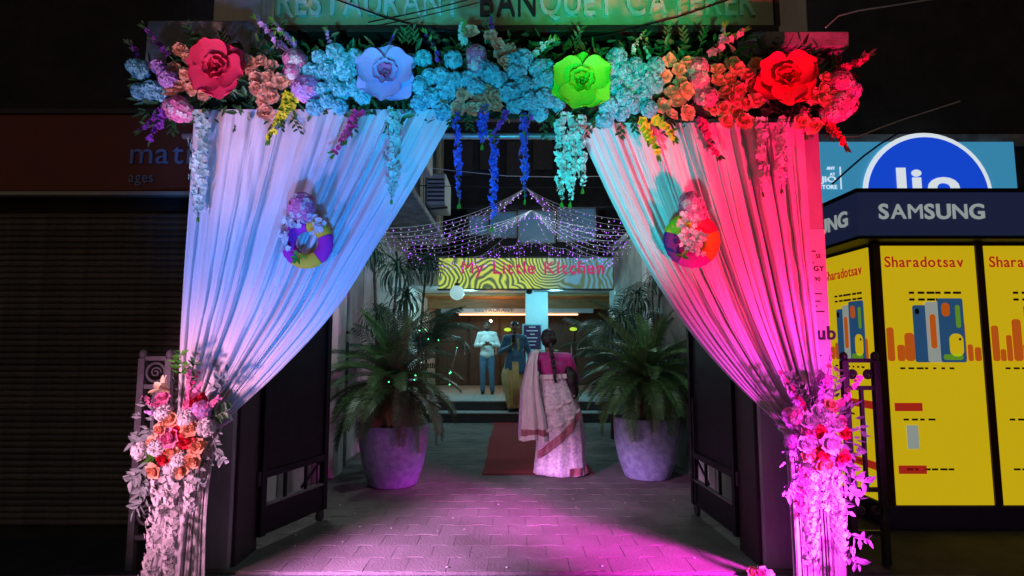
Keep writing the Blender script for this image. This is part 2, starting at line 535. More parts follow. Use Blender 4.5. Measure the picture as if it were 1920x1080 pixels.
lettering('CATERER', (P(1175, 30, SBY - .015).x, SBY - .012, zb), (1, 0, 0), (0, -1, 0), Wd * .78, 0.03, M_letter, sb, width=P(1416, 30, SBY).x - P(1175, 30, SBY).x, bold=.012)

# ------------------------------------------------------------------ iron gate leaves standing open
def gate_leaf(hinge, free, zlo, zhi, label):
    h, f = V(hinge), V(free)
    r = empty('iron_gate', (h.x, h.y, 0), label, 'gate', 'open gate leaves')
    up = V((0, 0, 1)); t = (f - h).normalized(); n = t.cross(up)
    def bar(name, a, b, w, d, m=M_black_metal):
        g = MB(); g.bar(a, b, w, d, up=n); g.build(name, m, r)
    def at(s, z): return h + (f - h) * s + V((0, 0, z))
    bar('stile', at(0.02, zlo), at(0.02, zhi), .05, .05); bar('stile', at(0.98, zlo), at(0.98, zhi), .05, .05)
    for z in (zhi, 0.52): 
        bar('rail', at(0.04, z), at(0.96, z), .05, .045)
    g = MB(); g.bar(at(0.0, zlo + .105), at(1.0, zlo + .105), .20, .03, up=n); g.build('kick_plate', M_black_metal, r)
    g = MB(); g.bar(at(0.0, zlo + .212), at(1.0, zlo + .212), .012, .045, up=n); g.build('kick_plate_lip', mat('worn_steel', (0.16, 0.15, 0.15), .45, .4, 20), r)
    g = MB()
    g.add([at(.03, .53), at(.97, .53), at(.97, zhi), at(.03, zhi), at(.03, .53) + n * .006, at(.97, .53) + n * .006, at(.97, zhi) + n * .006, at(.03, zhi) + n * .006],
          [(0, 1, 2, 3), (7, 6, 5, 4), (0, 4, 5, 1), (2, 6, 7, 3), (1, 5, 6, 2), (0, 3, 7, 4)])
    g.build('sheet_panel', M_black_metal, r)
    for s in (.35, .67): bar('vertical_bar', at(s, zlo + .2), at(s, .5), .02, .02)
    bar('diagonal_brace', at(.60, zlo + .24), at(.93, .5), .022, .01)
    g = MB(); c = at(.93, 0.05); g.rings([[c + n * s + t * .045 * cos(2 * pi * k / 14) + up * .045 * sin(2 * pi * k / 14) for k in range(14)] for s in (-.012, .012)]); g.build('wheel', M_dark_metal, r)
    g = MB(); g.tube([at(.9, zlo + .03) - n * .02, at(.9, 1.0) - n * .02], .009, 8); g.build('drop_bolt', M_dark_metal, r)
    for z in (.5, 1.7):
        g = MB(); g.tube([at(0, z - .05) - t * .02, at(0, z + .05) - t * .02], .018, 8); g.build('hinge', M_dark_metal, r)
gate_leaf((-1.82, 4.30, 0), (-1.585, 5.02, 0), 0.09, 2.2, 'black steel gate leaf standing open under the blue curtain')
gate_leaf((1.63, 4.30, 0), (1.585, 5.18, 0), 0.09, 2.2, 'black steel gate leaf standing open under the magenta curtain')

# ------------------------------------------------------------------ walls of the passage
lw = empty('passage_wall', (-2.1, 7.5, 0), 'pale grey plastered wall with pipes behind the left potted cycad', 'wall')
g = MB(); g.box((-2.45, 4.32, -.1), (-2.12, 11.6, 3.5)); g.build('wall_face', M_plaster_pale, lw)
for yy in (5.35, 6.55, 8.2):
    g = MB(); g.box((-2.119, yy, -.05), (-1.97, yy + .34, 3.4), .01); g.build('pilaster', M_plaster_pale, lw)
for yy in (5.95, 6.2, 7.25):
    g = MB(); g.tube([(-2.07, yy, 0), (-2.07, yy, 3.4)], .035, 10); g.build('drain_pipe', mat('pvc_pipe', (.38, .38, .36), .5, .2, 6), lw, smooth=True)
    for z in (.6, 1.6, 2.6):
        g = MB(); g.box((-2.119, yy - .045, z), (-2.03, yy + .045, z + .03)); g.build('pipe_clip', M_dark_metal, lw)
g = MB(); g.box((-2.10, 6.98, 1.0), (-2.02, 7.2, 1.5), .01); g.build('meter_box', M_dark_wall, lw)
rw = empty('passage_wall', (2.1, 7.5, 0), 'pale mottled wall behind the right potted cycad', 'wall')
g = MB(); g.box((2.03, 4.32, -.1), (2.16, 12, 3.3)); g.build('wall_face', mat('mottled_plaster', (.13, .13, .115), .85, .5, 2.2, .3, 20, col2=(.30, .29, .26)), rw)
for yy in (5.9, 8.3):
    g = MB(); g.box((1.95, yy, -.05), (2.029, yy + .3, 3.2), .01); g.build('pilaster', M_plaster_pale, rw)
g = MB(); g.box((1.98, 4.32, 3.301), (2.2, 12, 3.42), .01); g.build('coping', M_concrete, rw)

# upper storey jutting over the left wall
ub = empty('upper_storey', (-1.9, 8.5, 3.5), 'upper storey clad in upright cream panels overhanging the left passage wall', 'building')
g = MB(); g.box((-2.6, 6.0, 3.52), (-1.36, 11.2, 7.2)); g.build('wall', M_dark_wall, ub)
g = MB(); g.box((-2.7, 5.95, 3.42), (-1.28, 11.3, 3.515), .01); g.build('floor_slab', M_concrete, ub)
cl = mat('cladding_panel', (.20, .17, .12), .6, .3, 3, .1, 30, objvar=.35, stretch=(1, 1, .3))
pme2 = MB().box((0, 0, 0), (.03, .23, 2.2), .006).mesh('cladding_panel', cl)
for k in range(14):
    if k in (5, 9, 10): continue
    put('cladding_panel', pme2, ub, (-1.359, 6.05 + .36 * k, 3.53))
for k in range(2):
    yy = 6.5 + 2.2 * k
    g = MB(); g.box((-1.32, yy, 3.6), (-1.02, yy + .75, 4.1), .015); u = g.build('air_conditioner', mat('ac_shell', (.34, .34, .31), .5, .15, 5), ub)
    for q in range(6):
        g = MB(); g.box((-1.30, yy - .008, 3.66 + .065 * q), (-1.04, yy - .001, 3.69 + .065 * q)); g.build('grille_slat', M_dark_metal, u)
    g = MB(); g.bar((-1.33, yy + .1, 3.55), (-1.0, yy + .1, 3.585), .03, .03); g.build('bracket', M_dark_metal, ub)

# ------------------------------------------------------------------ the restaurant at the end of the passage
rs = empty('restaurant', (0.3, 15.5, 0.38), 'restaurant front with warm lit wooden interior behind the porch steps', 'building')
g = MB(); g.box((-2.6, 15.9, .3), (3.4, 16.2, 2.7)); g.build('rear_wall', M_dark_wood, rs)
g = MB(); g.box((-2.9, 11.75, 2.66), (3.6, 16.2, 2.98), .01); g.build('porch_roof', mat('soffit_paint', (.42, .44, .44), .7, .1, 3), rs)
g = MB(); g.box((-2.9, 11.7, .381), (-2.1, 16, 2.655)); g.build('side_wall', M_plaster_pale, rs)
g = MB(); g.box((2.65, 11.9, .381), (3.4, 16, 2.655)); g.build('side_wall', M_plaster_grey, rs)
g = MB(); g.box((-2.09, 14.35, 2.36), (2.6, 14.45, 2.655)); g.build('wood_fascia', M_wood, rs)
for k in range(5):
    g = MB(); g.box((-2.09, 13.4 + .19 * k, 2.60), (2.6, 13.57 + .19 * k, 2.655), .004); g.build('ceiling_plank', M_wood, rs)
g = MB(); g.box((-1.75, 14.2, 2.245), (2.0, 14.3, 2.355), .004); bn = g.build('name_band', mat('band_white', (.5, .5, .52), .5, .1, 3), rs)
lettering('RESTAURANT', (P(890, 588, 14.18).x, 14.19, 2.27), (1, 0, 0), (0, -1, 0), .105, .015, mat('band_letter', (.12, .12, .16), .4), bn, width=.95, bold=.01)
M_strip = mat('warm_light_strip', (1, .7, .4), .5, 0, 1, emit=(1.0, .50, .22), estr=5.0)
g = MB(); g.box((-1.3, 14.19, 2.195), (1.62, 14.23, 2.222)); g.build('light_strip', M_strip, rs)
for x0, x1, mm in ((-2.0, -1.2, M_dark_wood), (-1.15, -.35, M_dark_wood), (-.3, .5, M_dark_wood), (.95, 1.7, M_dark_wood), (1.75, 2.5, M_dark_wood)):
    g = MB(); g.box((x0, 15.82, .39), (x1, 15.9, 2.3), .01); dd = g.build('door', mm, rs)
    g = MB(); g.box((x1 - .1, 15.78, 1.2), (x1 - .07, 15.815, 1.5)); g.build('handle', M_step_edge, dd)
M_sconce = mat('lime_sconce', (.6, .8, .1), .5, 0, 1, emit=(.5, .8, .05), estr=.8)
for px, py in ((952, 618), (1075, 617)):
    o = P(px, py, 15.7); g = MB(); g.sphere(o, .085, 12, 8, (1.2, .6, .6)); g.build('wall_lamp', M_sconce, rs, smooth=True)
o = P(920, 602, 14.6); g = MB(); g.sphere(o, .04, 12, 8); g.build('bulb_lamp', mat('white_bulb', (1, 1, 1), .5, 0, 1, emit=(.9, 1, 1), estr=3), rs, smooth=True)
pc = empty('porch_column', (.57, 13.2, .38), 'square pale column lit cyan on the porch', 'column')
a, b = P(986, 640, 13.0), P(1028, 640, 13.0)
g = MB(); g.box((a.x, 13.0, .381), (b.x, 13.5, 2.655), .008); g.build('shaft', mat('column_paint', (.5, .62, .66), .5, .06, 3), pc)
g = MB(); g.box((a.x - .02, 12.98, .381), (b.x + .02, 13.52, .5), .006); g.build('plinth', M_step_stone, pc)
# lit name sign
ksY = 11.55
a, b = P(822, 541, ksY), P(1172, 484, ksY)
ks = empty('name_sign', ((a.x + b.x) / 2, ksY, a.z), 'long swirl patterned name sign with crimson letters over the porch', 'sign')
ms_ = bpy.data.materials.new('swirl_print'); ms_.use_nodes = True
N, L = ms_.node_tree.nodes, ms_.node_tree.links
tc = N.new('ShaderNodeTexCoord'); vo = N.new('ShaderNodeTexVoronoi'); vo.inputs['Scale'].default_value = 1.35; vo.inputs['Randomness'].default_value = .9
nz = N.new('ShaderNodeTexNoise'); nz.inputs['Scale'].default_value = 1.6
mxv = N.new('ShaderNodeMix'); mxv.data_type = 'VECTOR'; mxv.inputs['Factor'].default_value = .25
L.new(tc.outputs['Object'], nz.inputs['Vector']); L.new(tc.outputs['Object'], mxv.inputs[4]); L.new(nz.outputs['Color'], mxv.inputs[5]); L.new(mxv.outputs[1], vo.inputs['Vector'])
mu = N.new('ShaderNodeMath'); mu.operation = 'MULTIPLY'; mu.inputs[1].default_value = 95; L.new(vo.outputs['Distance'], mu.inputs[0])
sn = N.new('ShaderNodeMath'); sn.operation = 'SINE'; L.new(mu.outputs[0], sn.inputs[0])
r1 = N.new('ShaderNodeMapRange'); r1.inputs['From Min'].default_value = -.6; r1.inputs['From Max'].default_value = .6; L.new(sn.outputs[0], r1.inputs['Value'])
sx = N.new('ShaderNodeSeparateXYZ'); L.new(tc.outputs['Object'], sx.inputs[0])
rx = N.new('ShaderNodeMapRange'); rx.inputs['From Min'].default_value = .05; rx.inputs['From Max'].default_value = .75; L.new(sx.outputs['X'], rx.inputs['Value'])
c1 = N.new('ShaderNodeMix'); c1.data_type = 'RGBA'; c1.inputs[6].default_value = (.42, .50, .07, 1); c1.inputs[7].default_value = (.07, .20, .27, 1); L.new(rx.outputs[0], c1.inputs['Factor'])
c2 = N.new('ShaderNodeMix'); c2.data_type = 'RGBA'; c2.inputs[6].default_value = (.06, .10, .05, 1); L.new(r1.outputs[0], c2.inputs['Factor']); L.new(c1.outputs[2], c2.inputs[7])
bs = N['Principled BSDF']; L.new(c2.outputs[2], bs.inputs['Base Color']); L.new(c2.outputs[2], bs.inputs['Emission Color']); bs.inputs['Emission Strength'].default_value = 1.05
g = MB(); g.box((a.x, ksY, a.z), (b.x, ksY + .16, b.z), .006); g.build('panel', ms_, ks)
for zz in (a.z - .03, b.z + .002):
    g = MB(); g.box((a.x - .02, ksY - .02, zz), (b.x + .02, ksY + .17, zz + .027)); g.build('frame_rail', M_dark_metal, ks)
lo = P(866, 513, ksY - .03)
lettering('My Little Kitchen', lo, (1, 0, 0), (0, -1, 0), .36, .03, mat('crimson_letter', (.42, .015, .10), .4, .05, 3, emit=(.6, .015, .14), estr=.6), ks, width=P(1132, 513, ksY).x - lo.x, bold=.012)
for px, nm in ((857, 'beside the porch at the sign\'s yellow end'), (1166, 'beside the porch at the sign\'s blue end')):
    o = P(px, 549, 11.35); gl = empty('globe_lamp', o, 'round white glass globe lamp ' + nm, 'lamp', 'globe lamps')
    g = MB(); g.sphere(o, .145, 18, 12); g.build('globe', mat('opal_glass', (.6, .7, .7), .25, 0, 1, emit=(.45, .8, .82), estr=.55), gl, smooth=True)
    g = MB(); g.lathe([(.03, .135), (.05, .15), (.05, .19), (.02, .20)], 12, o); g.build('cap', M_dark_metal, gl)
    g = MB(); g.tube([o + V((0, 0, .19)), o + V((0, .02, .26)), o + V((0, .18, .28))], .012, 6); g.build('arm', M_dark_metal, gl)
o = P(992, 545, 11.7); dc = empty('dome_camera', o, 'small dark dome camera under the name sign', 'camera')
g = MB(); g.sphere(o, .09, 14, 8, (1, 1, .8)); g.build('dome', M_dark_metal, dc, smooth=True)
g = MB(); g.lathe([(.10, .045), (.10, .08), (.06, .10)], 14, o); g.build('base', M_dark_wall, dc)
# standing notice board before the column
o = P(998, 655, 12.2); nb = empty('notice_board', (o.x, 12.3, .38), 'dark purple notice board with pale lines of print before the porch column', 'notice board')
a, b = P(982, 655, 12.25), P(1014, 610, 12.25)
g = MB(); g.box((a.x, 12.25, a.z), (b.x, 12.28, b.z), .005); g.build('panel', mat('purple_panel', (.045, .02, .075), .4, .1, 4), nb)
g = MB()
g.box((a.x - .03, 12.245, a.z - .03), (a.x - .002, 12.29, b.z + .03)); g.box((b.x + .002, 12.245, a.z - .03), (b.x + .03, 12.29, b.z + .03))
g.box((a.x - .002, 12.245, b.z + .002), (b.x + .002, 12.29, b.z + .03)); g.build('frame', mat('cyan_frame', (.2, .5, .6), .4), nb)
for k, wd in enumerate((.14, .24, .10, .22, .16, .12)):
    zz = b.z - .05 - .075 * k; xc = (a.x + b.x) / 2
    g = MB(); g.box((xc - wd / 2, 12.245, zz), (xc + wd / 2, 12.249, zz + .022)); g.build('print_line', mat('pale_print', (.6, .55, .65), .5), nb)
for x in (a.x + .03, b.x - .03):
    g = MB(); g.bar((x, 12.30, .381), (x, 12.30, a.z), .025, .02); g.build('leg', M_dark_metal, nb)
tb = empty('reception_table', (P(1008, 690, 12.0).x, 12.0, .38), 'small table with a pale green cloth beside the notice board', 'table')
a = P(1000, 656, 11.9); 
g = MB(); g.box((a.x, 11.8, a.z - .03), (a.x + .5, 12.15, a.z), .006); g.build('tabletop', mat('green_cloth', (.32, .5, .36), .8, .1, 5), tb)
for x in (a.x + .04, a.x + .46):
    for yy in (11.83, 12.12):
        g = MB(); g.bar((x, yy, .381), (x, yy, a.z - .031), .03, .03); g.build('leg', M_dark_metal, tb)

# dark upper floors over the restaurant with blue glazing
uf = empty('upper_floors', (0.3, 14, 3), 'dark upper floors with bluish glazed bays above the restaurant', 'building')
g = MB(); g.box((-5, 14.0, 2.985), (7, 16.4, 10)); g.build('wall', M_dark_wall, uf)
M_blueglass = mat('blue_glass', (.12, .30, .50), .4, .35, 1.2, spec=.6)
for x0, x1, y0, y1 in ((920, 968, 398, 445), (972, 1040, 396, 455), (1046, 1116, 390, 452), (880, 916, 405, 440)):
    a, b = P(x0, y1, 12.6), P(x1, y0, 12.6)
    g = MB(); g.box((a.x, 12.62, a.z), (b.x, 12.65, b.z)); w = g.build('window_pane', M_blueglass, uf)
    g = MB()
    for p, q in (((a.x, a.z), (b.x, a.z)), ((a.x, b.z), (b.x, b.z)), ((a.x, a.z), (a.x, b.z)), ((b.x, a.z), (b.x, b.z))):
        g.bar((p[0], 12.61, p[1]), (q[0], 12.61, q[1]), .03, .03, up=(0, 1, 0))
    g.build('frame', mat('grey_frame', (.2, .22, .25), .4), w)
a, b = P(875, 462, 12.66), P(1122, 385, 12.66)
g = MB(); g.box((a.x, 12.67, 2.985), (b.x, 14.0, b.z)); g.build('glazed_bay', M_dark_wall, uf)
for k in range(5):
    o = P(868 + 50 * k, 330 - 12 * (k % 2), 13.9)
    g = MB(); g.box((o.x - .25, 13.93, o.z), (o.x + .25, 13.99, o.z + .9), .01); g.build('shutter', M_dark_metal, uf)

# ------------------------------------------------------------------ shop on the left
ls = empty('shuttered_shop', (-3.8, 4.7, 0), 'dark closed shop front with a rolled down slatted shutter', 'building')
g = MB(); g.box((-9, 4.85, -.1), (-2.46, 8, 7)); g.build('wall', M_dark_wall, ls)
sl = MB()
sl.rings([[(x, y, z) for y, z in ((0, 0), (-.018, .012), (-.022, .028), (-.012, .044), (0, .05), (.006, .05), (.006, 0))] for x in (-.0, 3.3)])
slm = sl.mesh('shutter_slat', M_slat)
for k in range(50):
    put('shutter_slat', slm, ls, (-5.85, 4.80, 0.02 + .051 * k))
for x in (-5.9, -2.53):
    g = MB(); g.box((x, 4.74, -.1), (x + .06, 4.849, 2.6)); g.build('guide_rail', M_dark_metal, ls)
zt = P(240, 370, 4.7).z
g = MB(); g.box((-6.3, 4.62, zt), (-2.43, 4.70, zt + .03)); g.build('light_bar', mat('pale_trim', (.34, .33, .34), .5), ls)
sg = empty('shop_sign', (-3.6, 4.66, zt + .05), 'dark red shop sign with pale lettering above the closed shutter', 'sign')
zt2 = P(240, 214, 4.68).z
g = MB(); g.box((-6.3, 4.68, zt + .05), (-2.45, 4.78, zt2), .006); g.build('panel', mat('sign_red', (.16, .028, .022), .5, .2, 3), sg)
o = P(240, 306, 4.66); lettering('mati', (o.x + .01, 4.67, o.z), (1, 0, 0), (0, -1, 0), .27, .012, mat('sign_letter_blue', (.20, .22, .40), .4), sg, width=.50)
o = P(240, 341, 4.66); lettering('ages', (o.x, 4.67, o.z), (1, 0, 0), (0, -1, 0), .13, .012, mat('sign_letter_grey', (.25, .22, .26), .4), sg, width=.20)
g = MB(); g.box((-6.3, 4.66, zt2), (-2.45, 4.8, zt2 + .04)); g.build('top_trim', M_dark_metal, sg)

# ------------------------------------------------------------------ right side: phone booth, lit hoarding
jb = empty('lit_hoarding', (4.8, 6.9, 3), 'bright blue lit hoarding with a round white ringed emblem', 'hoarding')
JY = 6.9
a, b = P(1500, 392, JY), P(1900, 266, JY)
M_jb = mat('hoarding_blue', (.05, .25, .42), .5, .15, 1.2, emit=(.04, .26, .46), estr=.8)
M_jw = mat('hoarding_white', (.8, .85, .9), .5, .03, 2, emit=(.75, .85, .9), estr=.8)
M_jc = mat('emblem_blue', (.01, .05, .5), .5, .03, 2, emit=(.005, .06, .62), estr=.9)
g = MB(); g.box((a.x, JY, a.z), (b.x, JY + .15, b.z)); g.build('panel', M_jb, jb)
c = P(1738, 368, JY)
def disc(c, r, y, n=56, clip=None):
    m = MB(); m.rings([[(c.x + r * cos(2 * pi * k / n), yy, max(c.z + r * sin(2 * pi * k / n), clip)) for k in range(n)] for yy in (y, y + .01)]); return m
disc(c, 124 * PXM(JY), JY - .02, clip=a.z + .01).build('emblem_ring', M_jw, jb)
disc(c, 115 * PXM(JY), JY - .032, clip=a.z + .012).build('emblem_disc', M_jc, jb)
lettering('Jio', (P(1664, 372, JY).x, JY - .04, P(1664, 372, JY).z), (1, 0, 0), (0, -1, 0), .52, .01, M_jw, jb, width=.86, bold=.03)
for txt, x1, py, sz in (('ANY', 1566, 318, .055), ('AT', 1566, 329, .05), ('JIO', 1568, 341, .10), ('STORE', 1570, 354, .07)):
    o = P(x1, py, JY - .01); wd = len(txt) * sz * .62
    lettering(txt, (o.x - wd, JY - .008, o.z), (1, 0, 0), (0, -1, 0), sz, .008, M_jw, jb, width=wd, bold=.01)
o = P(1576, 355, JY); g = MB(); g.box((o.x, JY - .012, o.z), (o.x + .012, JY - .004, o.z + .28)); g.build('divider', M_jw, jb)
for k in range(3):
    o = P(1552 + 6 * k, 396 - 3 * k, 6.5)
bw = empty('neighbour_building', (5, 7.3, 0), 'dark neighbouring building behind the lit hoarding', 'building')
g = MB(); g.box((2.75, 7.1, -.1), (12, 11, 9)); g.build('wall', M_dark_wall, bw)
g = MB(); g.box((2.9, 7.04, 3.95), (9, 7.099, 4.1)); g.build('cornice', M_concrete, bw)
g = MB(); g.box((3.05, 7.02, 1.0), (3.6, 7.09, 2.6)); g.build('blue_wall_panel', mat('blue_panel_glow', (.2, .4, .6), .4, .5, 5, emit=(.12, .3, .5), estr=.5), bw)  # blue wall panel with added glow, in place of light-blue posters

kY, kX = 4.95, 3.02
kb = empty('phone_booth', (kX + .15, kY + .1, -.1), 'navy topped promotion booth with glowing yellow poster panels', 'booth')
M_navy = mat('fascia_navy', (.016, .024, .075), .35, .12, 3, emit=(.03, .045, .14), estr=.25)
M_yel = mat('poster_yellow', (.62, .47, .01), .45, .08, 2, emit=(.66, .47, .006), estr=.72)
M_silver = mat('fascia_letter', (.6, .68, .68), .3, .05, 3, emit=(.5, .6, .6), estr=.45)
M_ora = mat('poster_orange', (.70, .16, .02), .45, .05, 3, emit=(.7, .13, .01), estr=.5)
M_redp = mat('poster_red', (.6, .03, .02), .45, .05, 3, emit=(.6, .03, .015), estr=.45)
M_pblue = mat('poster_blue', (.03, .11, .26), .4, .2, 9, emit=(.03, .12, .28), estr=.45)
M_pale = mat('poster_pale', (.6, .66, .6), .4, .1, 9, emit=(.5, .6, .55), estr=.4)
M_pgreen = mat('poster_green', (.2, .45, .03), .4, .1, 9, emit=(.2, .5, .03), estr=.4)
M_maroon = mat('booth_frame', (.05, .012, .012), .4, .2, 6)
z0, z1 = P(1608, 442, kY).z, P(1608, 360, kY).z
g = MB(); g.box((kX, kY, z0), (kX + 3.2, kY + 1.5, z1), .008); fa = g.build('fascia', M_navy, kb)
g = MB(); g.box((kX - .02, kY - .02, z1), (kX + 3.22, kY + 1.52, z1 + .03), .004); g.build('fascia_cap', M_black_metal, kb)
g = MB(); g.box((kX - .015, kY - .015, z0 - .03), (kX + 3.21, kY + 1.51, z0 - .001), .004); g.build('fascia_trim', M_black_metal, kb)
o = P(1648, 410, kY); lettering('SAMSUNG', (o.x, kY - .004, o.z), (1, 0, 0), (0, -1, 0), .185, .012, M_silver, fa, width=.92, bold=.022)
zc = (z0 + z1) / 2
lettering('SAMSUNG', (kX - .004, kY + 1.22, zc - .07), (0, -1, 0), (-1, 0, 0), .195, .012, M_silver, fa, width=1.06, bold=.022)
bx, by = kX + .20, kY + .14
zb0, zb1 = 0.1, z0 - .035
g = MB(); g.box((bx + .03, by + .03, -.1), (kX + 3.1, kY + 1.4, zb1)); g.build('core', M_black_metal, kb)
g = MB(); g.box((bx - .02, by - .02, -.1), (kX + 3.12, kY + 1.42, zb0 - .002), .01); g.build('plinth', mat('booth_plinth', (.03, .02, .08), .4, .2, 5), kb)
ps = MB().box((bx, by + .09, zb0), (bx + .029, by + .85, zb1 - .03)); pS = ps.build('side_poster', M_yel, kb)
pf_ = MB().box((bx + .07, by, zb0), (bx + .9, by + .029, zb1 - .03)); pF = pf_.build('front_poster', M_yel, kb)
g = MB().box((bx + .98, by, zb0), (bx + 1.85, by + .029, zb1 - .03)); pF2 = g.build('front_poster', M_yel, kb)
for x, yy in ((bx - .01, by - .01), (bx + .905, by - .01), (bx + 1.86, by - .01)):
    g = MB(); g.box((x, yy, zb0), (x + .065, yy + .065, zb1)); g.build('frame_post', M_maroon, kb)
g = MB(); g.box((bx - .01, by + .86, zb0), (bx + .05, by + .92, zb1)); g.build('frame_post', M_maroon, kb)
# print on the posters
def fpr(x, z, w, h, m, nm='print', par=None, off=.004):   # on the front faces, x from its left edge
    g = MB(); g.box((bx + .07 + x, by - off, z), (bx + .07 + x + w, by - .001, z + h)); return g.build(nm, m, par or pF)
def spr(s, z, w, h, m, nm='print', off=.004):             # on the side face, s from its far edge
    y1 = by + .85 - s
    g = MB(); g.box((bx - off, y1 - w, z), (bx - .001, y1, z + h)); return g.build(nm, m, pS)
zt = zb1 - .24
lettering('Sharadotsav', (bx + .09, by - .005, zt + .02), (1, 0, 0), (0, -1, 0), .135, .004, M_redp, pF, width=.70, bold=.012)
lettering('Sharadotsav', (bx + 1.02, by - .005, zt + .02), (1, 0, 0), (0, -1, 0), .135, .004, M_redp, pF2, width=.70, bold=.012)
lettering('Sharadotsav', (bx - .005, by + .80, zt - .02), (0, -1, 0), (-1, 0, 0), .135, .004, M_redp, pS, width=.62, bold=.012)
for k in range(2):
    for j in range(6):
        w = .045 + .025 * ((j * 7 + k * 3) % 3) / 2
        spr(.2 + .075 * j, zt - .20 - .05 * k, w, .018, M_ink, 'print_line'); fpr(.22 + .078 * j, zt - .22 - .06 * k, w, .02, M_ink, 'print_line'); fpr(1.14 + .078 * j, zt - .22 - .06 * k, w, .02, M_ink, 'print_line', pF2)
zp = zt - .82
def plate(face_, u, z, w, h, m, nm, lift, rad=.02, par=None, n=5):
    """a flat printed shape with rounded corners; u runs to the reader's right"""
    g = MB(); pts = []
    for cx, cz, a0 in ((w - rad, h - rad, 0), (rad, h - rad, pi / 2), (rad, rad, pi), (w - rad, rad, 1.5 * pi)):
        for k in range(n + 1):
            t = a0 + pi / 2 * k / n; pts.append((cx + rad * cos(t), cz + rad * sin(t)))
    ring = lambda d: [((bx + .07 + u + x, by - d, z + y) if face_ == 'f' else (bx - d, by + .85 - u - x, z + y)) for x, y in pts]
    g.rings([ring(lift), ring(.0008)]); return g.build(nm, m, par or (pF if face_ == 'f' else pS))
pr = random.Random(8)
for face_, par, u0, u1 in (('s', pS, .03, .73), ('f', pF, .0, .82), ('f', pF2, .92, 1.76)):
    u = u0
    while u < u1 - .05:
        w = pr.uniform(.035, .09); h = pr.uniform(.10, .40)
        plate(face_, u, zp + .01, min(w, u1 - u), h, M_ora, 'skyline_print', .003, min(w, u1 - u) * .35, par); u += w + pr.uniform(.0, .025)
for face_, par, u, k in (('s', pS, .22, 1.0), ('f', pF, .24, 1.0), ('f', pF2, 1.22, 1.0)):
    for du, w, h, m, l in ((.0, .15, .50, M_pblue, .006), (.11, .14, .53, M_pale, .009), (.22, .22, .56, M_pblue, .012)):
        plate(face_, u + du, zp, w, h, m, 'phone_print', l, .02, par)
    for du, dz, w, h, m in ((.14, .12, .05, .30, M_ora), (.25, .40, .07, .12, M_ora), (.37, .30, .04, .20, M_pgreen), (.30, .05, .12, .20, M_yel), (.24, .02, .17, .05, M_pgreen), (.02, .42, .03, .05, M_ink)):
        plate(face_, u + du, zp + dz, w, h, m, 'phone_print', .015, min(w, h) * .45, par)
    plate(face_, u + .38, zp + .19, .022, .022, M_ink, 'phone_print', .017, .01, par)
for z, wd in ((zp - .06, .5), (zp - .5, .3), (zp - .92, .4)):
    for k in range(7):
        w = pr.uniform(.025, .06)
        if k * .075 < wd: spr(.15 + k * .072, z, w, .016, M_ink, 'print_line'); fpr(.1 + k * .072, z, w, .016, M_ink, 'print_line'); fpr(1.02 + k * .072, z, w, .016, M_ink, 'print_line', pF2)
for z in (zp - .42, zp - .95):
    spr(.35, z, .36, .07, M_redp, 'price_tag'); fpr(.03, z, .24, .07, M_redp, 'price_tag')
spr(.52, zp - .72, .08, .18, M_pale, 'phone_print'); fpr(.12, zp - .74, .1, .2, M_pale, 'phone_print')
spr(.55, zp - 1.1, .07, .08, M_pale, 'phone_print')
# ------------------------------------------------------------------ the flower arch: frame, curtains, garland
AY = 3.70
M_pipe = mat('frame_pipe', (.25, .25, .26), .4, .2, 10, metal=.6)
ar = empty('arch_frame', (-0.05, AY + .06, -.1), 'pipe frame carrying the curtains and the flower garland', 'arch')
xl, xr, zt = P(366, 230, AY).x, P(1500, 230, AY).x, P(900, 165, AY).z
for x in (xl - .03, xr + .03):
    g = MB(); g.tube([(x, AY + .08, -.099), (x, AY + .08, zt)], .025, 10); g.build('post', M_pipe, ar, smooth=True)
    g = MB(); g.box((x - .14, AY - .06, -.0995), (x + .14, AY + .19, -.08), .004); g.build('base_plate', M_pipe, ar)
for z in (zt, zt - .30):
    g = MB(); g.tube([(xl - .12, AY + .08, z), (xr + .12, AY + .08, z)], .022, 10); g.build('top_rail', M_pipe, ar, smooth=True)
g = MB(); g.box((P(300, 150, AY).x, AY + .055, P(300, 215, AY).z), (P(1590, 150, AY).x, AY + .075, P(300, 95, AY).z)); g.build('backing_net', mat('backing_net', (.012, .028, .014), .9, .4, 30), ar)

M_curtain = mat('sheer_curtain', (.68, .66, .70), .75, .03, 3, .0, 30, trans=.04, sheen=.05)
def interp(tab, t):
    """smooth curve through (v, x, y) knots"""
    for i in range(len(tab) - 1):
        if t <= tab[i + 1][0] or i == len(tab) - 2:
            p0 = tab[max(i - 1, 0)]; p1 = tab[i]; p2 = tab[i + 1]; p3 = tab[min(i + 2, len(tab) - 1)]
            s = (t - p1[0]) / (p2[0] - p1[0])
            out = []
            for k in (1, 2):
                m1 = (p2[k] - p0[k]) / max(p2[0] - p0[0], 1e-6) * (p2[0] - p1[0])
                m2 = (p3[k] - p1[k]) / max(p3[0] - p1[0], 1e-6) * (p2[0] - p1[0])
                s2, s3 = s * s, s * s * s
                out.append((2*s3-3*s2+1)*p1[k] + (s3-2*s2+s)*m1 + (-2*s3+3*s2)*p2[k] + (s3-s2)*m2)
            return out
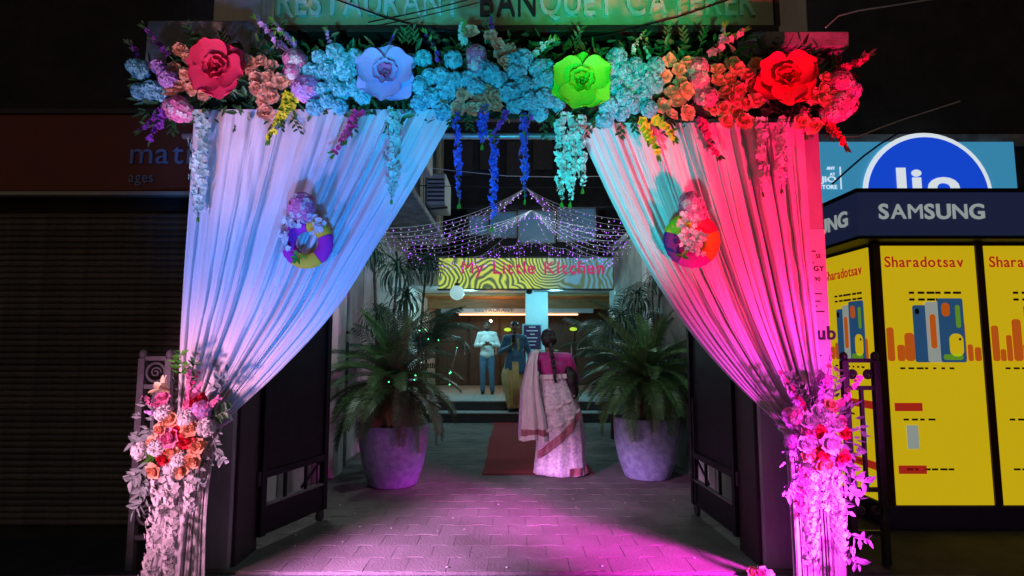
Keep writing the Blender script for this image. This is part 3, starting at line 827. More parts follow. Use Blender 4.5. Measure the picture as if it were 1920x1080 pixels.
def pleats(n, seed):
    r = random.Random(seed)
    cuts = [0.0]
    for _ in range(n): cuts.append(cuts[-1] + r.choice((.3, .5, .8, 1.1, 1.6, 2.1)) * r.uniform(.8, 1.2))
    cuts = [c / cuts[-1] for c in cuts]
    dep = [r.uniform(.3, .8) + (.7 if r.random() < .2 else 0) for _ in range(n)]
    sh = [r.uniform(-.25, .25) for _ in range(n)]
    def f(u):
        for i in range(n):
            if u <= cuts[i + 1] or i == n - 1:
                s = (u - cuts[i]) / (cuts[i + 1] - cuts[i])
                s = min(max(s, 0), 1)
                s = s + sh[i] * s * (1 - s) * 1.6
                return dep[i] * (abs(sin(pi * s)) ** 0.75) - .5
        return 0
    return f
def curtain(left, right, tail_l, tail_r, label, seed, tie_px, colw):
    r = empty('curtain', P(tie_px[0], 1085, AY), label, 'curtain', 'curtains tied back at the arch')
    p1, p2, p3 = pleats(19, seed), pleats(47, seed + 1), pleats(8, seed + 2)
    wob = noise1(seed + 5); wob2 = noise1(seed + 6)
    def fn(u, v):
        lx, ly = interp(left, v); rx, ry = interp(right, v)
        # folds slide a little along the width on their way down, so they are not ruled lines
        uu = u + .012 * wob(u * 7 + v * 2.2) * sin(pi * v) 
        x = lx + (rx - lx) * u; y = ly + (ry - ly) * u
        wd = abs(rx - lx) / 450.0
        k = .35 + .65 * min(1, wd + .12)
        edge = min(1, u * 14 + .15) * min(1, (1 - u) * 14 + .15)
        dpt = (p1(uu) * .048 * (.75 + .45 * wob2(u * 11 + v * 3)) + p2(uu + .01 * wob(v * 3 + u * 20)) * .009 + p3(uu) * .055 + .008 * wob2(u * 26 - v * 8) + .006 * wob(v * 13 + u * 9)) * k * (.45 + .55 * edge)
        # the gathered cloth bows away from the frame at mid height
        Yv = AY - .015 - dpt - .05 * sin(pi * v) * (1 - .4 * u)
        return P(x, y, Yv)
    g = MB(); g.grid(fn, 330, 64); g.build('swag', M_curtain, r, smooth=True)
    q1, q2 = pleats(9, seed + 8), pleats(21, seed + 9)
    def ft(u, v):
        lx, ly = interp(tail_l, v); rx, ry = interp(tail_r, v)
        x = lx + (rx - lx) * u; y = ly + (ry - ly) * u
        dpt = (q1(u + .01 * sin(5 * v)) * .05 + q2(u) * .010) * (.35 + .65 * v)
        return P(x, y, AY - .02 - dpt)
    g = MB(); g.grid(ft, 110, 30); g.build('tail', M_curtain, r, smooth=True)
    c = [P(px, py, AY - .06) for px, py in tie_px[1]]
    g = MB(); g.tube(c, .022, 8); g.build('tie_band', mat('tie_satin', (.6, .55, .62), .35, .05, 9), r, smooth=True)
curtain([(0, 364, 205), (.25, 357, 340), (.55, 345, 510), (.8, 337, 655), (1, 334, 770)],
        [(0, 858, 205), (.22, 776, 350), (.42, 703, 466), (.62, 626, 585), (.8, 528, 692), (1, 424, 788)],
        [(0, 334, 765), (.25, 318, 840), (.6, 292, 960), (1, 262, 1092)],
        [(0, 424, 782), (.2, 402, 850), (.6, 388, 960), (1, 384, 1092)],
        'sheer pale curtain lit blue and lavender, swept back to a tie', 11, (360, [(322, 790), (350, 806), (395, 806), (432, 784)]), 1)
curtain([(0, 1506, 230), (.3, 1516, 390), (.6, 1528, 560), (.85, 1541, 710), (1, 1552, 800)],
        [(0, 1078, 230), (.22, 1150, 385), (.42, 1216, 506), (.62, 1288, 615), (.8, 1368, 708), (1, 1462, 798)],
        [(0, 1466, 792), (.3, 1476, 880), (.6, 1482, 970), (1, 1488, 1092)],
        [(0, 1552, 795), (.2, 1572, 850), (.6, 1582, 970), (1, 1588, 1092)],
        'sheer pale curtain lit red and magenta, swept back to a tie', 23, (1515, [(1462, 800), (1490, 818), (1530, 818), (1556, 804)]), 1)

# ------------------------------------------------------------------ flower meshes (each faces +Z)
def petal_pts(L, W, tilt, curl, cup, az, nl=4, nw=4, base=(0, 0), ruf=0.0, ph=0.0, tip=.55):
    rows = []
    r, z = base; ang = tilt
    ca, sa = cos(az), sin(az)
    for i in range(nl + 1):
        s = i / nl
        w = W * max(.10, sin(pi * min(.985, s ** 1.35 * .93 + .06))) ** tip if i < nl else W * .34
        row = []
        for j in range(nw + 1):
            t = 2 * j / nw - 1
            x = w / 2 * t
            zz = z + cup * w * t * t + ruf * L * sin(5 * t + ph + 3 * s) * s
            rr = r - .12 * W * t * t * s
            row.append((rr * ca - x * sa, rr * sa + x * ca, zz))
        rows.append(row)
        r += L / nl * cos(ang); z += L / nl * sin(ang)
        ang += curl / nl
    return rows
def add_petal(mb, rows):
    n = len(rows[0])
    mb.add([p for r in rows for p in r], [(i*n+j, i*n+j+1, (i+1)*n+j+1, (i+1)*n+j) for i in range(len(rows)-1) for j in range(n-1)])
def carnation_mesh(seed, m, R=.066, N=84):
    r = random.Random(seed); g = MB(); g.sphere((0, 0, 0), R * .84, 14, 9)
    for k in range(N):
        t = (k + .5) / N
        th = math.acos(1 - 1.30 * t); az = k * 2.39996 + r.uniform(-.25, .25)
        d = V((sin(th) * cos(az), sin(th) * sin(az), cos(th)))
        e = d.orthogonal().normalized(); e = Quaternion(d, r.uniform(0, 6.28)) @ e
        f = d.cross(e)
        b = d * R * .70; w = R * r.uniform(.20, .30); Lr = R * r.uniform(.93, 1.03)
        tp = d * Lr
        c = [b - e * w * .3, b + e * w * .3]
        mid = [d * Lr * .86 - e * w + f * w * .4, d * Lr * .88 - f * w * .1, d * Lr * .86 + e * w + f * w * .4]
        end = [tp * .97 - e * w * .9 + f * w * r.uniform(.9, 1.5), tp * r.uniform(.98, 1.04) + f * w * .7, tp * .97 + e * w * .9 + f * w * r.uniform(.9, 1.5)]
        g.add(c + mid + end, [(0, 1, 3), (0, 3, 2), (1, 4, 3), (2, 3, 6, 5), (3, 4, 7, 6)])
    return g.mesh('carnation', m, True)
def rose_mesh(seed, m, R=.05, outer=7, nm='rose'):
    r = random.Random(seed); g = MB(); g.lathe([(R * .28, 0), (R * .30, R * .3), (R * .12, R * .42)], 10)
    for k in range(outer):
        add_petal(g, petal_pts(R * r.uniform(.98, 1.15), R * r.uniform(1.0, 1.3), .20 + r.uniform(-.12, .2), .35 + r.uniform(-.5, .4), .12, 2 * pi * k / outer + r.uniform(-.3, .3), 5, 5, (R * .10, .002 * (k % 2)), .05, r.random() * 6, .36))
    for k in range(6):
        add_petal(g, petal_pts(R * r.uniform(.68, .85), R * .9, .70 + r.uniform(-.1, .15), .5, .12, 2 * pi * k / 6 + .5 + r.uniform(-.3, .3), 4, 4, (R * .10, .006), .05, r.random() * 6, .36))
    for k in range(4):
        add_petal(g, petal_pts(R * .55, R * .66, 1.0, .5, .14, 2 * pi * k / 4 + .2 + r.uniform(-.2, .2), 4, 4, (R * .12, .008), .03, 0, .36))
    sp = [(R * (.04 + .022 * i) * cos(i * .9), R * (.04 + .022 * i) * sin(i * .9)) for i in range(12)]
    g.add([(x, y, R * .3) for x, y in sp] + [(x * 1.1, y * 1.1, R * (.66 - .012 * i)) for i, (x, y) in enumerate(sp)], [(i, i + 1, 13 + i, 12 + i) for i in range(11)])
    return g.mesh(nm, m, True)
def floret_add(g, c, d, R, r, n=4):
    d = V(d).normalized(); e = d.orthogonal().normalized(); e = Quaternion(d, r.uniform(0, 6.28)) @ e
    for k in range(n):
        a = Quaternion(d, 2 * pi * k / n) @ e
        s = d.cross(a)
        g.add([c, c + a * R * .55 - s * R * .42 + d * R * .18, c + a * R + d * R * .05, c + a * R * .55 + s * R * .42 + d * R * .18], [(0, 1, 2), (0, 2, 3)])
def hydrangea_mesh(seed, ms, sx=1, sy=1.1, R=.075, N=74):
    r = random.Random(seed); g = MB(); g.sphere((0, 0, -.004), R * .84, 14, 9, (sx, sy, .8))
    for k in range(N):
        t = (k + .5) / N; th = math.acos(1 - 1.35 * t); az = k * 2.39996
        d = V((sin(th) * cos(az), sin(th) * sin(az), cos(th)))
        g.cur = 1 if r.random() < .22 else 0
        p = V((d.x * sx, d.y * sy, d.z * .8)) * R * r.uniform(.85, 1.05)
        floret_add(g, p, d + V((r.uniform(-.3, .3), r.uniform(-.3, .3), .1)), R * .30, r)
    return g.mesh('hydrangea', ms, True)
def leaf_add(g, base, d, L, W, nrm):
    d = V(d).normalized(); nrm = V(nrm); s = d.cross(nrm)
    if s.length < 1e-4: s = d.orthogonal()
    s.normalize(); n2 = s.cross(d)
    b = V(base)
    g.add([b, b + d * L * .35 - s * W / 2 + n2 * W * .15, b + d * L * .4 - n2 * W * .05, b + d * L * .35 + s * W / 2 + n2 * W * .15, b + d * L * .75 - s * W * .3 + n2 * W * .05, b + d * L * .75 + s * W * .3 + n2 * W * .05, b + d * L],
          [(0, 2, 1), (0, 3, 2), (1, 2, 4), (2, 3, 5), (2, 5, 6), (2, 6, 4)])

def petal_mat(nm, c, c2=None, trans=.32):
    return mat(nm, c, .62, .12, 30, col2=c2, objvar=.20, trans=trans, spec=.25)
M_sky = petal_mat('petal_sky_blue', (.20, .62, .76), (.32, .74, .86))
M_peach = petal_mat('petal_peach', (.95, .46, .28), (.98, .62, .42))
M_white = petal_mat('petal_white', (.80, .78, .80), (.88, .86, .88))
M_pink = petal_mat('petal_pink', (.85, .20, .48), (.92, .38, .62))
M_hot = petal_mat('petal_hot_pink', (.80, .04, .22), (.88, .08, .32))
M_red = petal_mat('petal_red', (.72, .02, .06), (.80, .04, .09))
M_lilac = petal_mat('petal_lilac', (.62, .36, .82), (.72, .46, .88))
M_yell = petal_mat('petal_yellow', (.70, .72, .02), (.85, .80, .05))
M_purp = petal_mat('petal_purple', (.24, .04, .42), (.34, .08, .52))
M_blue = petal_mat('petal_royal_blue', (.06, .10, .78), (.10, .18, .88))
M_mint = petal_mat('petal_mint', (.50, .80, .74), (.62, .88, .82))
M_leaf = mat('leaf_green', (.028, .10, .035), .45, .4, 14, col2=(.05, .16, .05), objvar=.3, trans=.15)
M_leafb = mat('leaf_bright', (.08, .30, .03), .45, .2, 14, objvar=.2, trans=.2)
M_leafg = mat('leaf_eucalyptus', (.20, .26, .25), .55, .2, 14, objvar=.25, trans=.1)
M_stem = mat('stem_green', (.05, .13, .04), .5, .2, 20)

CARN = [carnation_mesh(i, M_sky) for i in range(4)]
CARNW = [carnation_mesh(i + 9, M_white) for i in range(2)]
CARNP = [carnation_mesh(i + 19, M_lilac) for i in range(2)]
ROSE = [rose_mesh(i, M_peach) for i in range(4)]
ROSEW = [rose_mesh(i + 5, M_white) for i in range(2)]
ROSER = [rose_mesh(i + 7, M_red) for i in range(2)]
ROSEP = [rose_mesh(i + 8, M_pink) for i in range(2)]
HYD = [hydrangea_mesh(1, [M_pink, M_white]), hydrangea_mesh(2, [M_pink, M_white])]
HYDL = [hydrangea_mesh(3, [M_lilac, M_pink])]
fr = random.Random(77)
def face_dir(px, py, spread=.35):
    """outward for a flower on the front of the garland: towards the street, a little up or down"""
    return V((fr.uniform(-spread, spread), -1, fr.uniform(-spread, spread) + .05))

gar = empty('flower_garland', P(930, 150, AY), 'long garland of mixed blooms and foliage across the top of the arch', 'garland')
def flower(nm, meshes, px, py, sc, par=None, Y=None, spread=.35):
    Yv = (AY - .10 - fr.uniform(0, .05)) if Y is None else Y
    return put(nm, fr.choice(meshes), par or gar, P(px, py, Yv), quat_facing(face_dir(px, py, spread), fr.uniform(0, 6.28)), sc * fr.uniform(.84, 1.14))
for x, y, s in [(262,130,1.05),(286,170,.9),(263,172,.75),(300,172,.95),(250,124,.7),(599,109,.85),(630,102,.95),(647,120,.95),(586,137,.95),(617,135,.95),(650,139,.95),(622,160,.9),(640,173,.9),(665,165,.85),(590,202,.85),(613,190,.85),(637,200,.85),(667,107,.85),(680,182,.85),(604,168,.8),
    (795,110,.95),(850,113,.85),(806,144,.95),(827,146,.95),(853,152,.95),(789,162,.95),(836,172,.95),(809,184,.95),(786,195,.85),(830,210,.85),(770,115,.75),(880,150,1.0),(893,165,1.0),(918,138,1.0),(936,152,1.0),(980,112,1.0),(960,117,.95),(969,139,1.0),(1011,130,1.0),(984,162,1.0),(1008,160,1.0),(956,174,.9),(991,189,1.0),(1020,185,1.0),(965,200,.75),(1010,210,.95),(1045,196,.85),(1030,150,.9),(1024,128,.8),(905,128,.9),
    (1157,110,.95),(1142,130,.9),(1167,135,.95),(1152,162,.9),(1190,125,.95),(1187,157,1.0),(1170,182,.95),(1142,202,.95),(1185,195,.95),(1134,226,.85),(1205,140,.95),(1229,125,.95),(1227,160,1.05),(1207,180,.95),(1217,205,.9),(1216,150,.95),(1166,214,.8)]:
    flower('carnation', CARN, x, y, s)
for x, y in [(339,96),(356,110),(327,130),(350,141),(337,165),(362,167),(387,177),(320,171),(491,116),(511,125),(465,120),(472,132),(484,150),(505,147),(526,154),(481,167),(506,166),(495,191),(512,184),(499,214),(547,147),
    (881,62),(920,69),(931,85),(937,100),(956,97),(947,122),(867,180),(895,182),(912,172),(927,170),(927,186),(907,199),(886,207),(929,202),(859,204),(826,190),
    (1254,115),(1289,119),(1246,144),(1272,132),(1275,154),(1260,174),(1284,172),(1270,192),(1241,200),(1257,217),(1286,214),(1345,132),(1366,150),(1372,122),(1382,132),(1402,142),(1417,122),(1345,152),(1361,177),(1384,170),(1407,160),(1375,190),(1397,197),(1416,190),(1357,204),(1379,215),(1332,207),(1360,230),(1395,230),(1547,150),(1527,182),(1545,192),(1540,170),(1561,182),(1502,230),(1525,237)]:
    flower('rose', ROSE, x, y, 1.0)
for x, y in ((297, 125), (316, 150), (308, 138)): flower('lilac_bloom', CARNP, x, y, .85)
for x, y, s, hm in ((553,112,1.0,HYD),(548,136,.75,HYD),(575,166,1.1,HYDL),(335,205,.95,HYD),(320,198,.6,HYD),(350,212,.6,HYD),(893,103,1.0,HYD),(895,120,.8,HYD),(1308,130,.9,HYD),(1312,152,.8,HYD),(1325,183,.95,HYD),(1580,155,.95,HYD),(1577,198,1.1,HYD),(1560,212,.8,HYD),(1592,170,.8,HYDL)):
    flower('hydrangea', hm, x, y, s)
# foliage behind the flowers
g = MB(); lr = random.Random(5)
for k in range(2600):
    px = lr.uniform(262, 1598)
    t = lr.random()
    py = lr.gauss(152, 40) - 8
    if px < 340 or px > 1550: py = lr.gauss(165, 24)
    if py < 72 + 10 * sin(px * .03) or py > 232: continue
    b = P(px, py, AY - lr.uniform(-.02, .09))
    d = V((lr.gauss(0, 1), lr.uniform(-1.1, .1), lr.gauss(0, .8)))
    leaf_add(g, b, d, lr.uniform(.05, .10), lr.uniform(.018, .034), V((lr.gauss(0, .5), -1, lr.gauss(0, .5))))
for k in range(34):    # loose sprigs sticking up above and drooping below
    px = lr.uniform(300, 1560); upw = lr.random() < .3
    b = P(px, 88 if upw else 214, AY - .03)
    dirv = V((lr.uniform(-.6, .6), -.15, (1 if upw else -1))).normalized()
    Ls = lr.uniform(.08, .17)
    g.tube([b, b + dirv * Ls], .0025, 4)
    for j in range(7):
        p = b + dirv * Ls * (j + 1) / 7
        leaf_add(g, p, dirv + V(((-1) ** j * .9, -.3, lr.uniform(-.3, .3))), .05, .02, (0, -1, .2))
tag(g.build('foliage', M_leaf, gar), kind='stuff')

def spray(par, nm, a, b, n, R, m, Y=None, leafm=None, bend=.0, r=lr, tipm=None):
    """a stalk of small blooms from pixel a to pixel b, smaller towards its tip"""
    Yv = AY - .11 if Y is None else Y
    if Y is None: n = int(n * 1.3); R = R * 1.4
    p0, p1 = P(*a, Yv), P(*b, Yv - .03)
    side = V((p1 - p0)).cross(V((0, 1, 0))).normalized()
    pts = [p0 + (p1 - p0) * t + side * bend * sin(pi * t) for t in [i / 8 for i in range(9)]]
    g = MB(); g.cur = 1; g.tube(pts, [.004 - .0003 * i for i in range(9)], 5)
    for k in range(n):
        t = .12 + .88 * k / max(n - 1, 1)
        i = min(int(t * 8), 7); p = pts[i] + (pts[i + 1] - pts[i]) * (t * 8 - i)
        axis = (pts[i + 1] - pts[i]).normalized()
        d = V((r.gauss(0, .8), -1, r.gauss(0, .6))) + axis * .5
        g.cur = 0
        floret_add(g, p + d.normalized() * R * .5, d, R * (1.15 - .6 * t) * r.uniform(.9, 1.2), r, 5)
        if r.random() < .5: floret_add(g, p + V((r.uniform(-1, 1), -.4, r.uniform(-1, 1))) * R * .6, d + V((r.gauss(0, .8), 0, r.gauss(0, .8))), R * (1.0 - .5 * t), r, 5)
        if leafm and r.random() < .35:
            g.cur = 1; leaf_add(g, p, axis + V((r.gauss(0, .6), -.4, r.gauss(0, .6))), R * 2.2, R * .8, (0, -1, 0))
    if leafm:
        g.cur = 1
        for k in range(3): leaf_add(g, pts[-1], (pts[-1] - pts[-2]).normalized() + V((r.uniform(-.5, .5), -.1, r.uniform(-.4, .4))), R * 1.8, R * .5, (0, -1, 0))
    return g.build(nm, [m, leafm or M_stem], par, smooth=True)
SP = [((540, 100), (483, 38), 13, .020, M_lilac, M_leafb), ((562, 92), (512, 42), 11, .018, M_lilac, M_leafb), ((548, 165), (506, 258), 14, .026, M_yell, M_leafb), ((562, 175), (528, 225), 9, .024, M_yell, M_leafb),
      ((676, 198), (628, 288), 14, .020, M_hot, M_leafb), ((684, 205), (650, 262), 9, .018, M_hot, M_leafb), ((316, 200), (282, 262), 12, .022, M_purp, M_stem), ((300, 205), (262, 246), 8, .018, M_purp, M_stem), ((325, 112), (272, 50), 13, .018, M_purp, M_stem),
      ((262, 110), (244, 84), 5, .016, M_purp, M_stem), ((874, 88), (866, 46), 9, .018, M_mint, M_leafb), ((922, 66), (922, 34), 8, .014, M_purp, M_stem), ((996, 112), (1036, 76), 10, .018, M_mint, M_leafb), ((826, 125), (797, 62), 9, .015, M_purp, M_leafb),
      ((1330, 108), (1392, 60), 10, .024, M_pink, M_leafb), ((1335, 104), (1358, 52), 7, .020, M_lilac, M_leafb), ((1560, 135), (1626, 106), 14, .022, M_hot, M_stem), ((1545, 215), (1582, 272), 13, .024, M_red, M_stem),
      ((1200, 222), (1232, 288), 12, .026, M_yell, M_leafb), ((1222, 218), (1262, 258), 9, .024, M_yell, M_leafb), ((1312, 222), (1344, 290), 12, .022, M_hot, M_stem), ((1185, 110), (1204, 64), 8, .015, M_mint, M_leafb), ((640, 100), (612, 60), 6, .016, M_lilac, M_stem), ((950, 205), (925, 250), 9, .016, M_purp, M_leafb), ((1000, 205), (985, 246), 6, .013, M_purp, M_leafb), ((700, 118), (742, 62), 7, .013, M_purp, M_stem), ((1220, 110), (1212, 78), 5, .012, M_mint, M_leafb)]
for a, b, n, R, m, lm in SP:
    spray(gar, 'flower_spray', a, b, n, R, m, leafm=lm, bend=lr.uniform(-.02, .02))

# giant roses
def giant_rose(px, py, R, mo, mi, label, seed, tilt):
    r = random.Random(seed)
    c = P(px, py, AY - .17)
    root = empty('giant_rose', c, label, 'flower', 'giant roses on the garland')
    q = quat_facing((tilt[0], -1, tilt[1]), r.uniform(0, 6))
    def part(nm, rows, m):
        g = MB(); add_petal(g, [[q @ V(p) + c for p in row] for row in rows]); return g.build(nm, m, root, smooth=True)
    for k in range(6):
        part('petal', petal_pts(R * .95, R * r.uniform(1.06, 1.22), .06 + .20 * (k % 2), -.05 + r.uniform(-.2, .3), .12, 2 * pi * k / 6 + r.uniform(-.22, .22), 12, 10, (R * .05, .022 * (k % 2)), .02, r.random() * 6, .36), mo)
    for k in range(4):
        part('petal', petal_pts(R * .42, R * .66, .55, .25, .14, 2 * pi * k / 4 + .5 + r.uniform(-.25, .25), 9, 8, (R * .08, .022), .03, r.random() * 6, .38), mo)
    for k in range(3):
        part('inner_petal', petal_pts(R * .30, R * .46, .95, .4, .14, 2 * pi * k / 3 + .2, 6, 6, (R * .09, .03), .02, 0, .42), mi)
    g = MB(); n = 40
    sp = [(R * (.02 + .0044 * i) * cos(i * .42), R * (.02 + .0044 * i) * sin(i * .42)) for i in range(n)]
    g.add([q @ V((x, y, .03)) + c for x, y in sp] + [q @ V((x * 1.08, y * 1.08, R * (.36 - .004 * i))) + c for i, (x, y) in enumerate(sp)], [(i, i + 1, n + i + 1, n + i) for i in range(n - 1)])
    g.build('bud', mi, root, smooth=True)
    g = MB(); g.lathe([(R * .25, -.03), (R * .32, .0), (R * .2, .02)], 16, (0, 0, 0)); g.v = [tuple(q @ V(p) + c) for p in g.v]; g.build('calyx', M_leaf, root, smooth=True)
def foam(nm, c): return mat(nm, c, .5, .05, 12, .12, 60, trans=.12, spec=.3)
giant_rose(411, 133, .198, foam('foam_crimson', (.80, .045, .13)), foam('foam_crimson_deep', (.62, .03, .09)), 'giant crimson foam rose on the garland among peach roses', 1, (.10, -.05))
giant_rose(725, 142, .200, foam('foam_lilac', (.62, .38, .80)), foam('foam_rose_lilac', (.85, .16, .42)), 'giant lilac foam rose with a pink heart on the garland', 2, (.05, -.02))
giant_rose(1090, 157, .205, foam('foam_lime', (.22, .85, .03)), foam('foam_lime_deep', (.16, .70, .02)), 'giant lime green foam rose on the garland', 3, (-.05, -.05))
giant_rose(1472, 152, .200, foam('foam_red', (.85, .03, .07)), foam('foam_red_deep', (.75, .02, .05)), 'giant scarlet foam rose on the garland beside pink hydrangeas', 4, (-.2, .05))

# hanging strands
def strand(px, y0, y1, wpx, m, label, group, x2=None, Y=None, dens=1.0, tip=True):
    Yv = (AY - .13) if Y is None else Y
    x2 = px if x2 is None else x2
    top = P(px, y0, Yv)
    r = random.Random(int(px * 7 + y0))
    root = empty('blossom_strand', top, label, 'flower strand', group)
    n = max(9, int((y1 - y0) / 7 * dens))
    pts = [P(px + (x2 - px) * i / n + 1.5 * sin(i * .8 + px), y0 + (y1 - y0) * i / n, Yv + .004 * sin(i * 1.1)) for i in range(n + 1)]
    g = MB(); g.tube(pts, .003, 5); g.build('stem', M_stem, root)
    w = wpx * PXM(Yv) / 2
    g = MB()
    for i in range(n):
        k = w * (1.0 if i < n * .7 else 1 - .65 * (i - n * .7) / (n * .3))
        for j in range(4):
            off = V((r.uniform(-1, 1) * k * .75, -abs(r.uniform(0, .8)) * k * .7 + .01, r.uniform(-.5, .5) * .02))
            d = off * 3 + V((0, -.03, -.012)) + V((r.gauss(0, .02), 0, r.gauss(0, .02)))
            floret_add(g, pts[i] + off, d, min(k * .75, .026) * r.uniform(.8, 1.2), r, 4 if m is M_blue else 5)
    g.build('blossoms', m, root, smooth=True)
    g = MB()
    for i in range(4): leaf_add(g, pts[0], V((r.uniform(-1, 1), -.6, -.5)), .05, .022, (0, -1, .3))
    if tip:
        for i in range(5): leaf_add(g, pts[-1], V((r.uniform(-.35, .35), -.1, -1)), .045, .010, (0, -1, 0))
    g.build('leaves', M_leafb, root)
gL = 'blossom strands hanging from the garland'
strand(376, 214, 405, 44, M_mint, 'thick pale blue blossom strand hanging at the outer edge of the blue curtain', gL, 370)
strand(738, 205, 372, 34, M_mint, 'thin pale blossom strand hanging below the lilac giant rose', gL, 735, dens=.8)
strand(857, 215, 380, 15, M_blue, 'slender royal blue blossom strand next to the blue curtain', gL, 860)
strand(928, 255, 424, 18, M_blue, 'longest royal blue blossom strand, hanging between the two other blue ones', gL, 924)
strand(983, 216, 372, 17, M_blue, 'royal blue blossom strand hanging below the garland, nearest the lime rose', gL)
strand(906, 198, 270, 22, M_blue, 'short blue blossom strand under the peach roses', gL, 904)
strand(1052, 215, 378, 22, M_mint, 'mint blossom strand under the lime rose, farthest from the red curtain', gL)
strand(1073, 218, 378, 22, M_mint, 'mint blossom strand under the lime rose, middle one of three', gL, 1070)
strand(1088, 222, 352, 22, M_mint, 'mint blossom strand under the lime rose, touching the red curtain', gL, 1092)
strand(1430, 226, 358, 26, M_white, 'pale blossom strand hanging on the red curtain below the peach roses', gL)
strand(1466, 226, 352, 30, M_white, 'pale blossom strand hanging on the red curtain below the scarlet rose', gL)
strand(1512, 205, 252, 18, M_pink, 'short pink blossom strand beside the scarlet giant rose', gL)

# fabric rings with a flower ball, pinned to the curtains
def ring_ornament(px, py, ro, ri, cols, label, ball, hang):
    Yv = AY - .14
    c = P(px, py, Yv); s = PXM(Yv)
    root = empty('ring_ornament', c, label, 'ornament', 'fabric rings on the curtains')
    n = len(cols); a0 = .35
    for k, m in enumerate(cols):
        g = MB(); seg = 9
        def fn(u, v, k=k):
            a = a0 + 2 * pi * (k + u * .985) / n
            b = 2 * pi * v
            R = (ro + ri) / 2 * s; t = (ro - ri) / 2 * s
            puck = 1 + .04 * sin(u * 30)
            return c + V(((R + t * puck * cos(b)) * cos(a), t * .55 * puck * sin(b), (R + t * puck * cos(b)) * sin(a)))
        g.grid(fn, seg, 12); g.build('ring_segment', m, root, smooth=True)
    for (bx_, by_, sc, hm) in ball:
        put('hydrangea', fr.choice(hm), root, P(bx_, by_, Yv - .04), quat_facing((fr.uniform(-.2, .2), -1, fr.uniform(-.1, .3)), fr.random() * 6), sc)
    g = MB(); r = random.Random(px)
    for (hx, hy) in hang:
        for j in range(9):
            p = P(hx + r.gauss(0, 6), hy + r.gauss(0, 7), Yv - .055 - r.random() * .02)
            floret_add(g, p, V((r.gauss(0, .6), -1, r.gauss(0, .6))), .020, r, 5)
    g.build('pale_blossoms', M_white, root, smooth=True)
    g = MB()
    for j in range(6): leaf_add(g, P(px - ro * .35, py + ro * .55, Yv - .06), V((r.gauss(0, 1), -.3, r.gauss(0, 1))), .05, .022, (0, -1, 0))
    g.build('leaves', M_leafb, root)
fY, fM, fG = mat('felt_yellow', (.80, .50, .03), .8, .06, 40, .2, 80), mat('felt_magenta', (.50, .02, .38), .8, .06, 40, .2, 80), mat('felt_lime', (.45, .68, .03), .8, .06, 40, .2, 80)
fP, fO, fR = mat('felt_plum', (.16, .02, .22), .8, .06, 40, .2, 80), mat('felt_orange', (.80, .28, .02), .8, .06, 40, .2, 80), mat('felt_red', (.75, .02, .08), .8, .06, 40, .2, 80)
ring_ornament(576, 455, 50, 21, [fY, fM, fY, fM, fY][:0] + [fY, fM, fM, fY, fM], 'yellow and magenta fabric ring with a pink flower ball on the blue curtain', [(565, 385, 1.0, HYD), (572, 398, .8, HYD), (556, 396, .7, HYD)], [(540, 425), (532, 445), (534, 466), (590, 415), (598, 425), (552, 412)])
ring_ornament(1297, 450, 54, 22, [fR, fG, fP, fM, fO], 'lime, plum and orange fabric ring with pink flowers on the red curtain', [(1296, 382, .95, HYD), (1304, 398, .85, HYD), (1290, 400, .6, HYD)], [(1285, 410), (1283, 430), (1290, 450), (1306, 415), (1310, 440), (1300, 458), (1318, 455), (1284, 445), (1308, 470)])

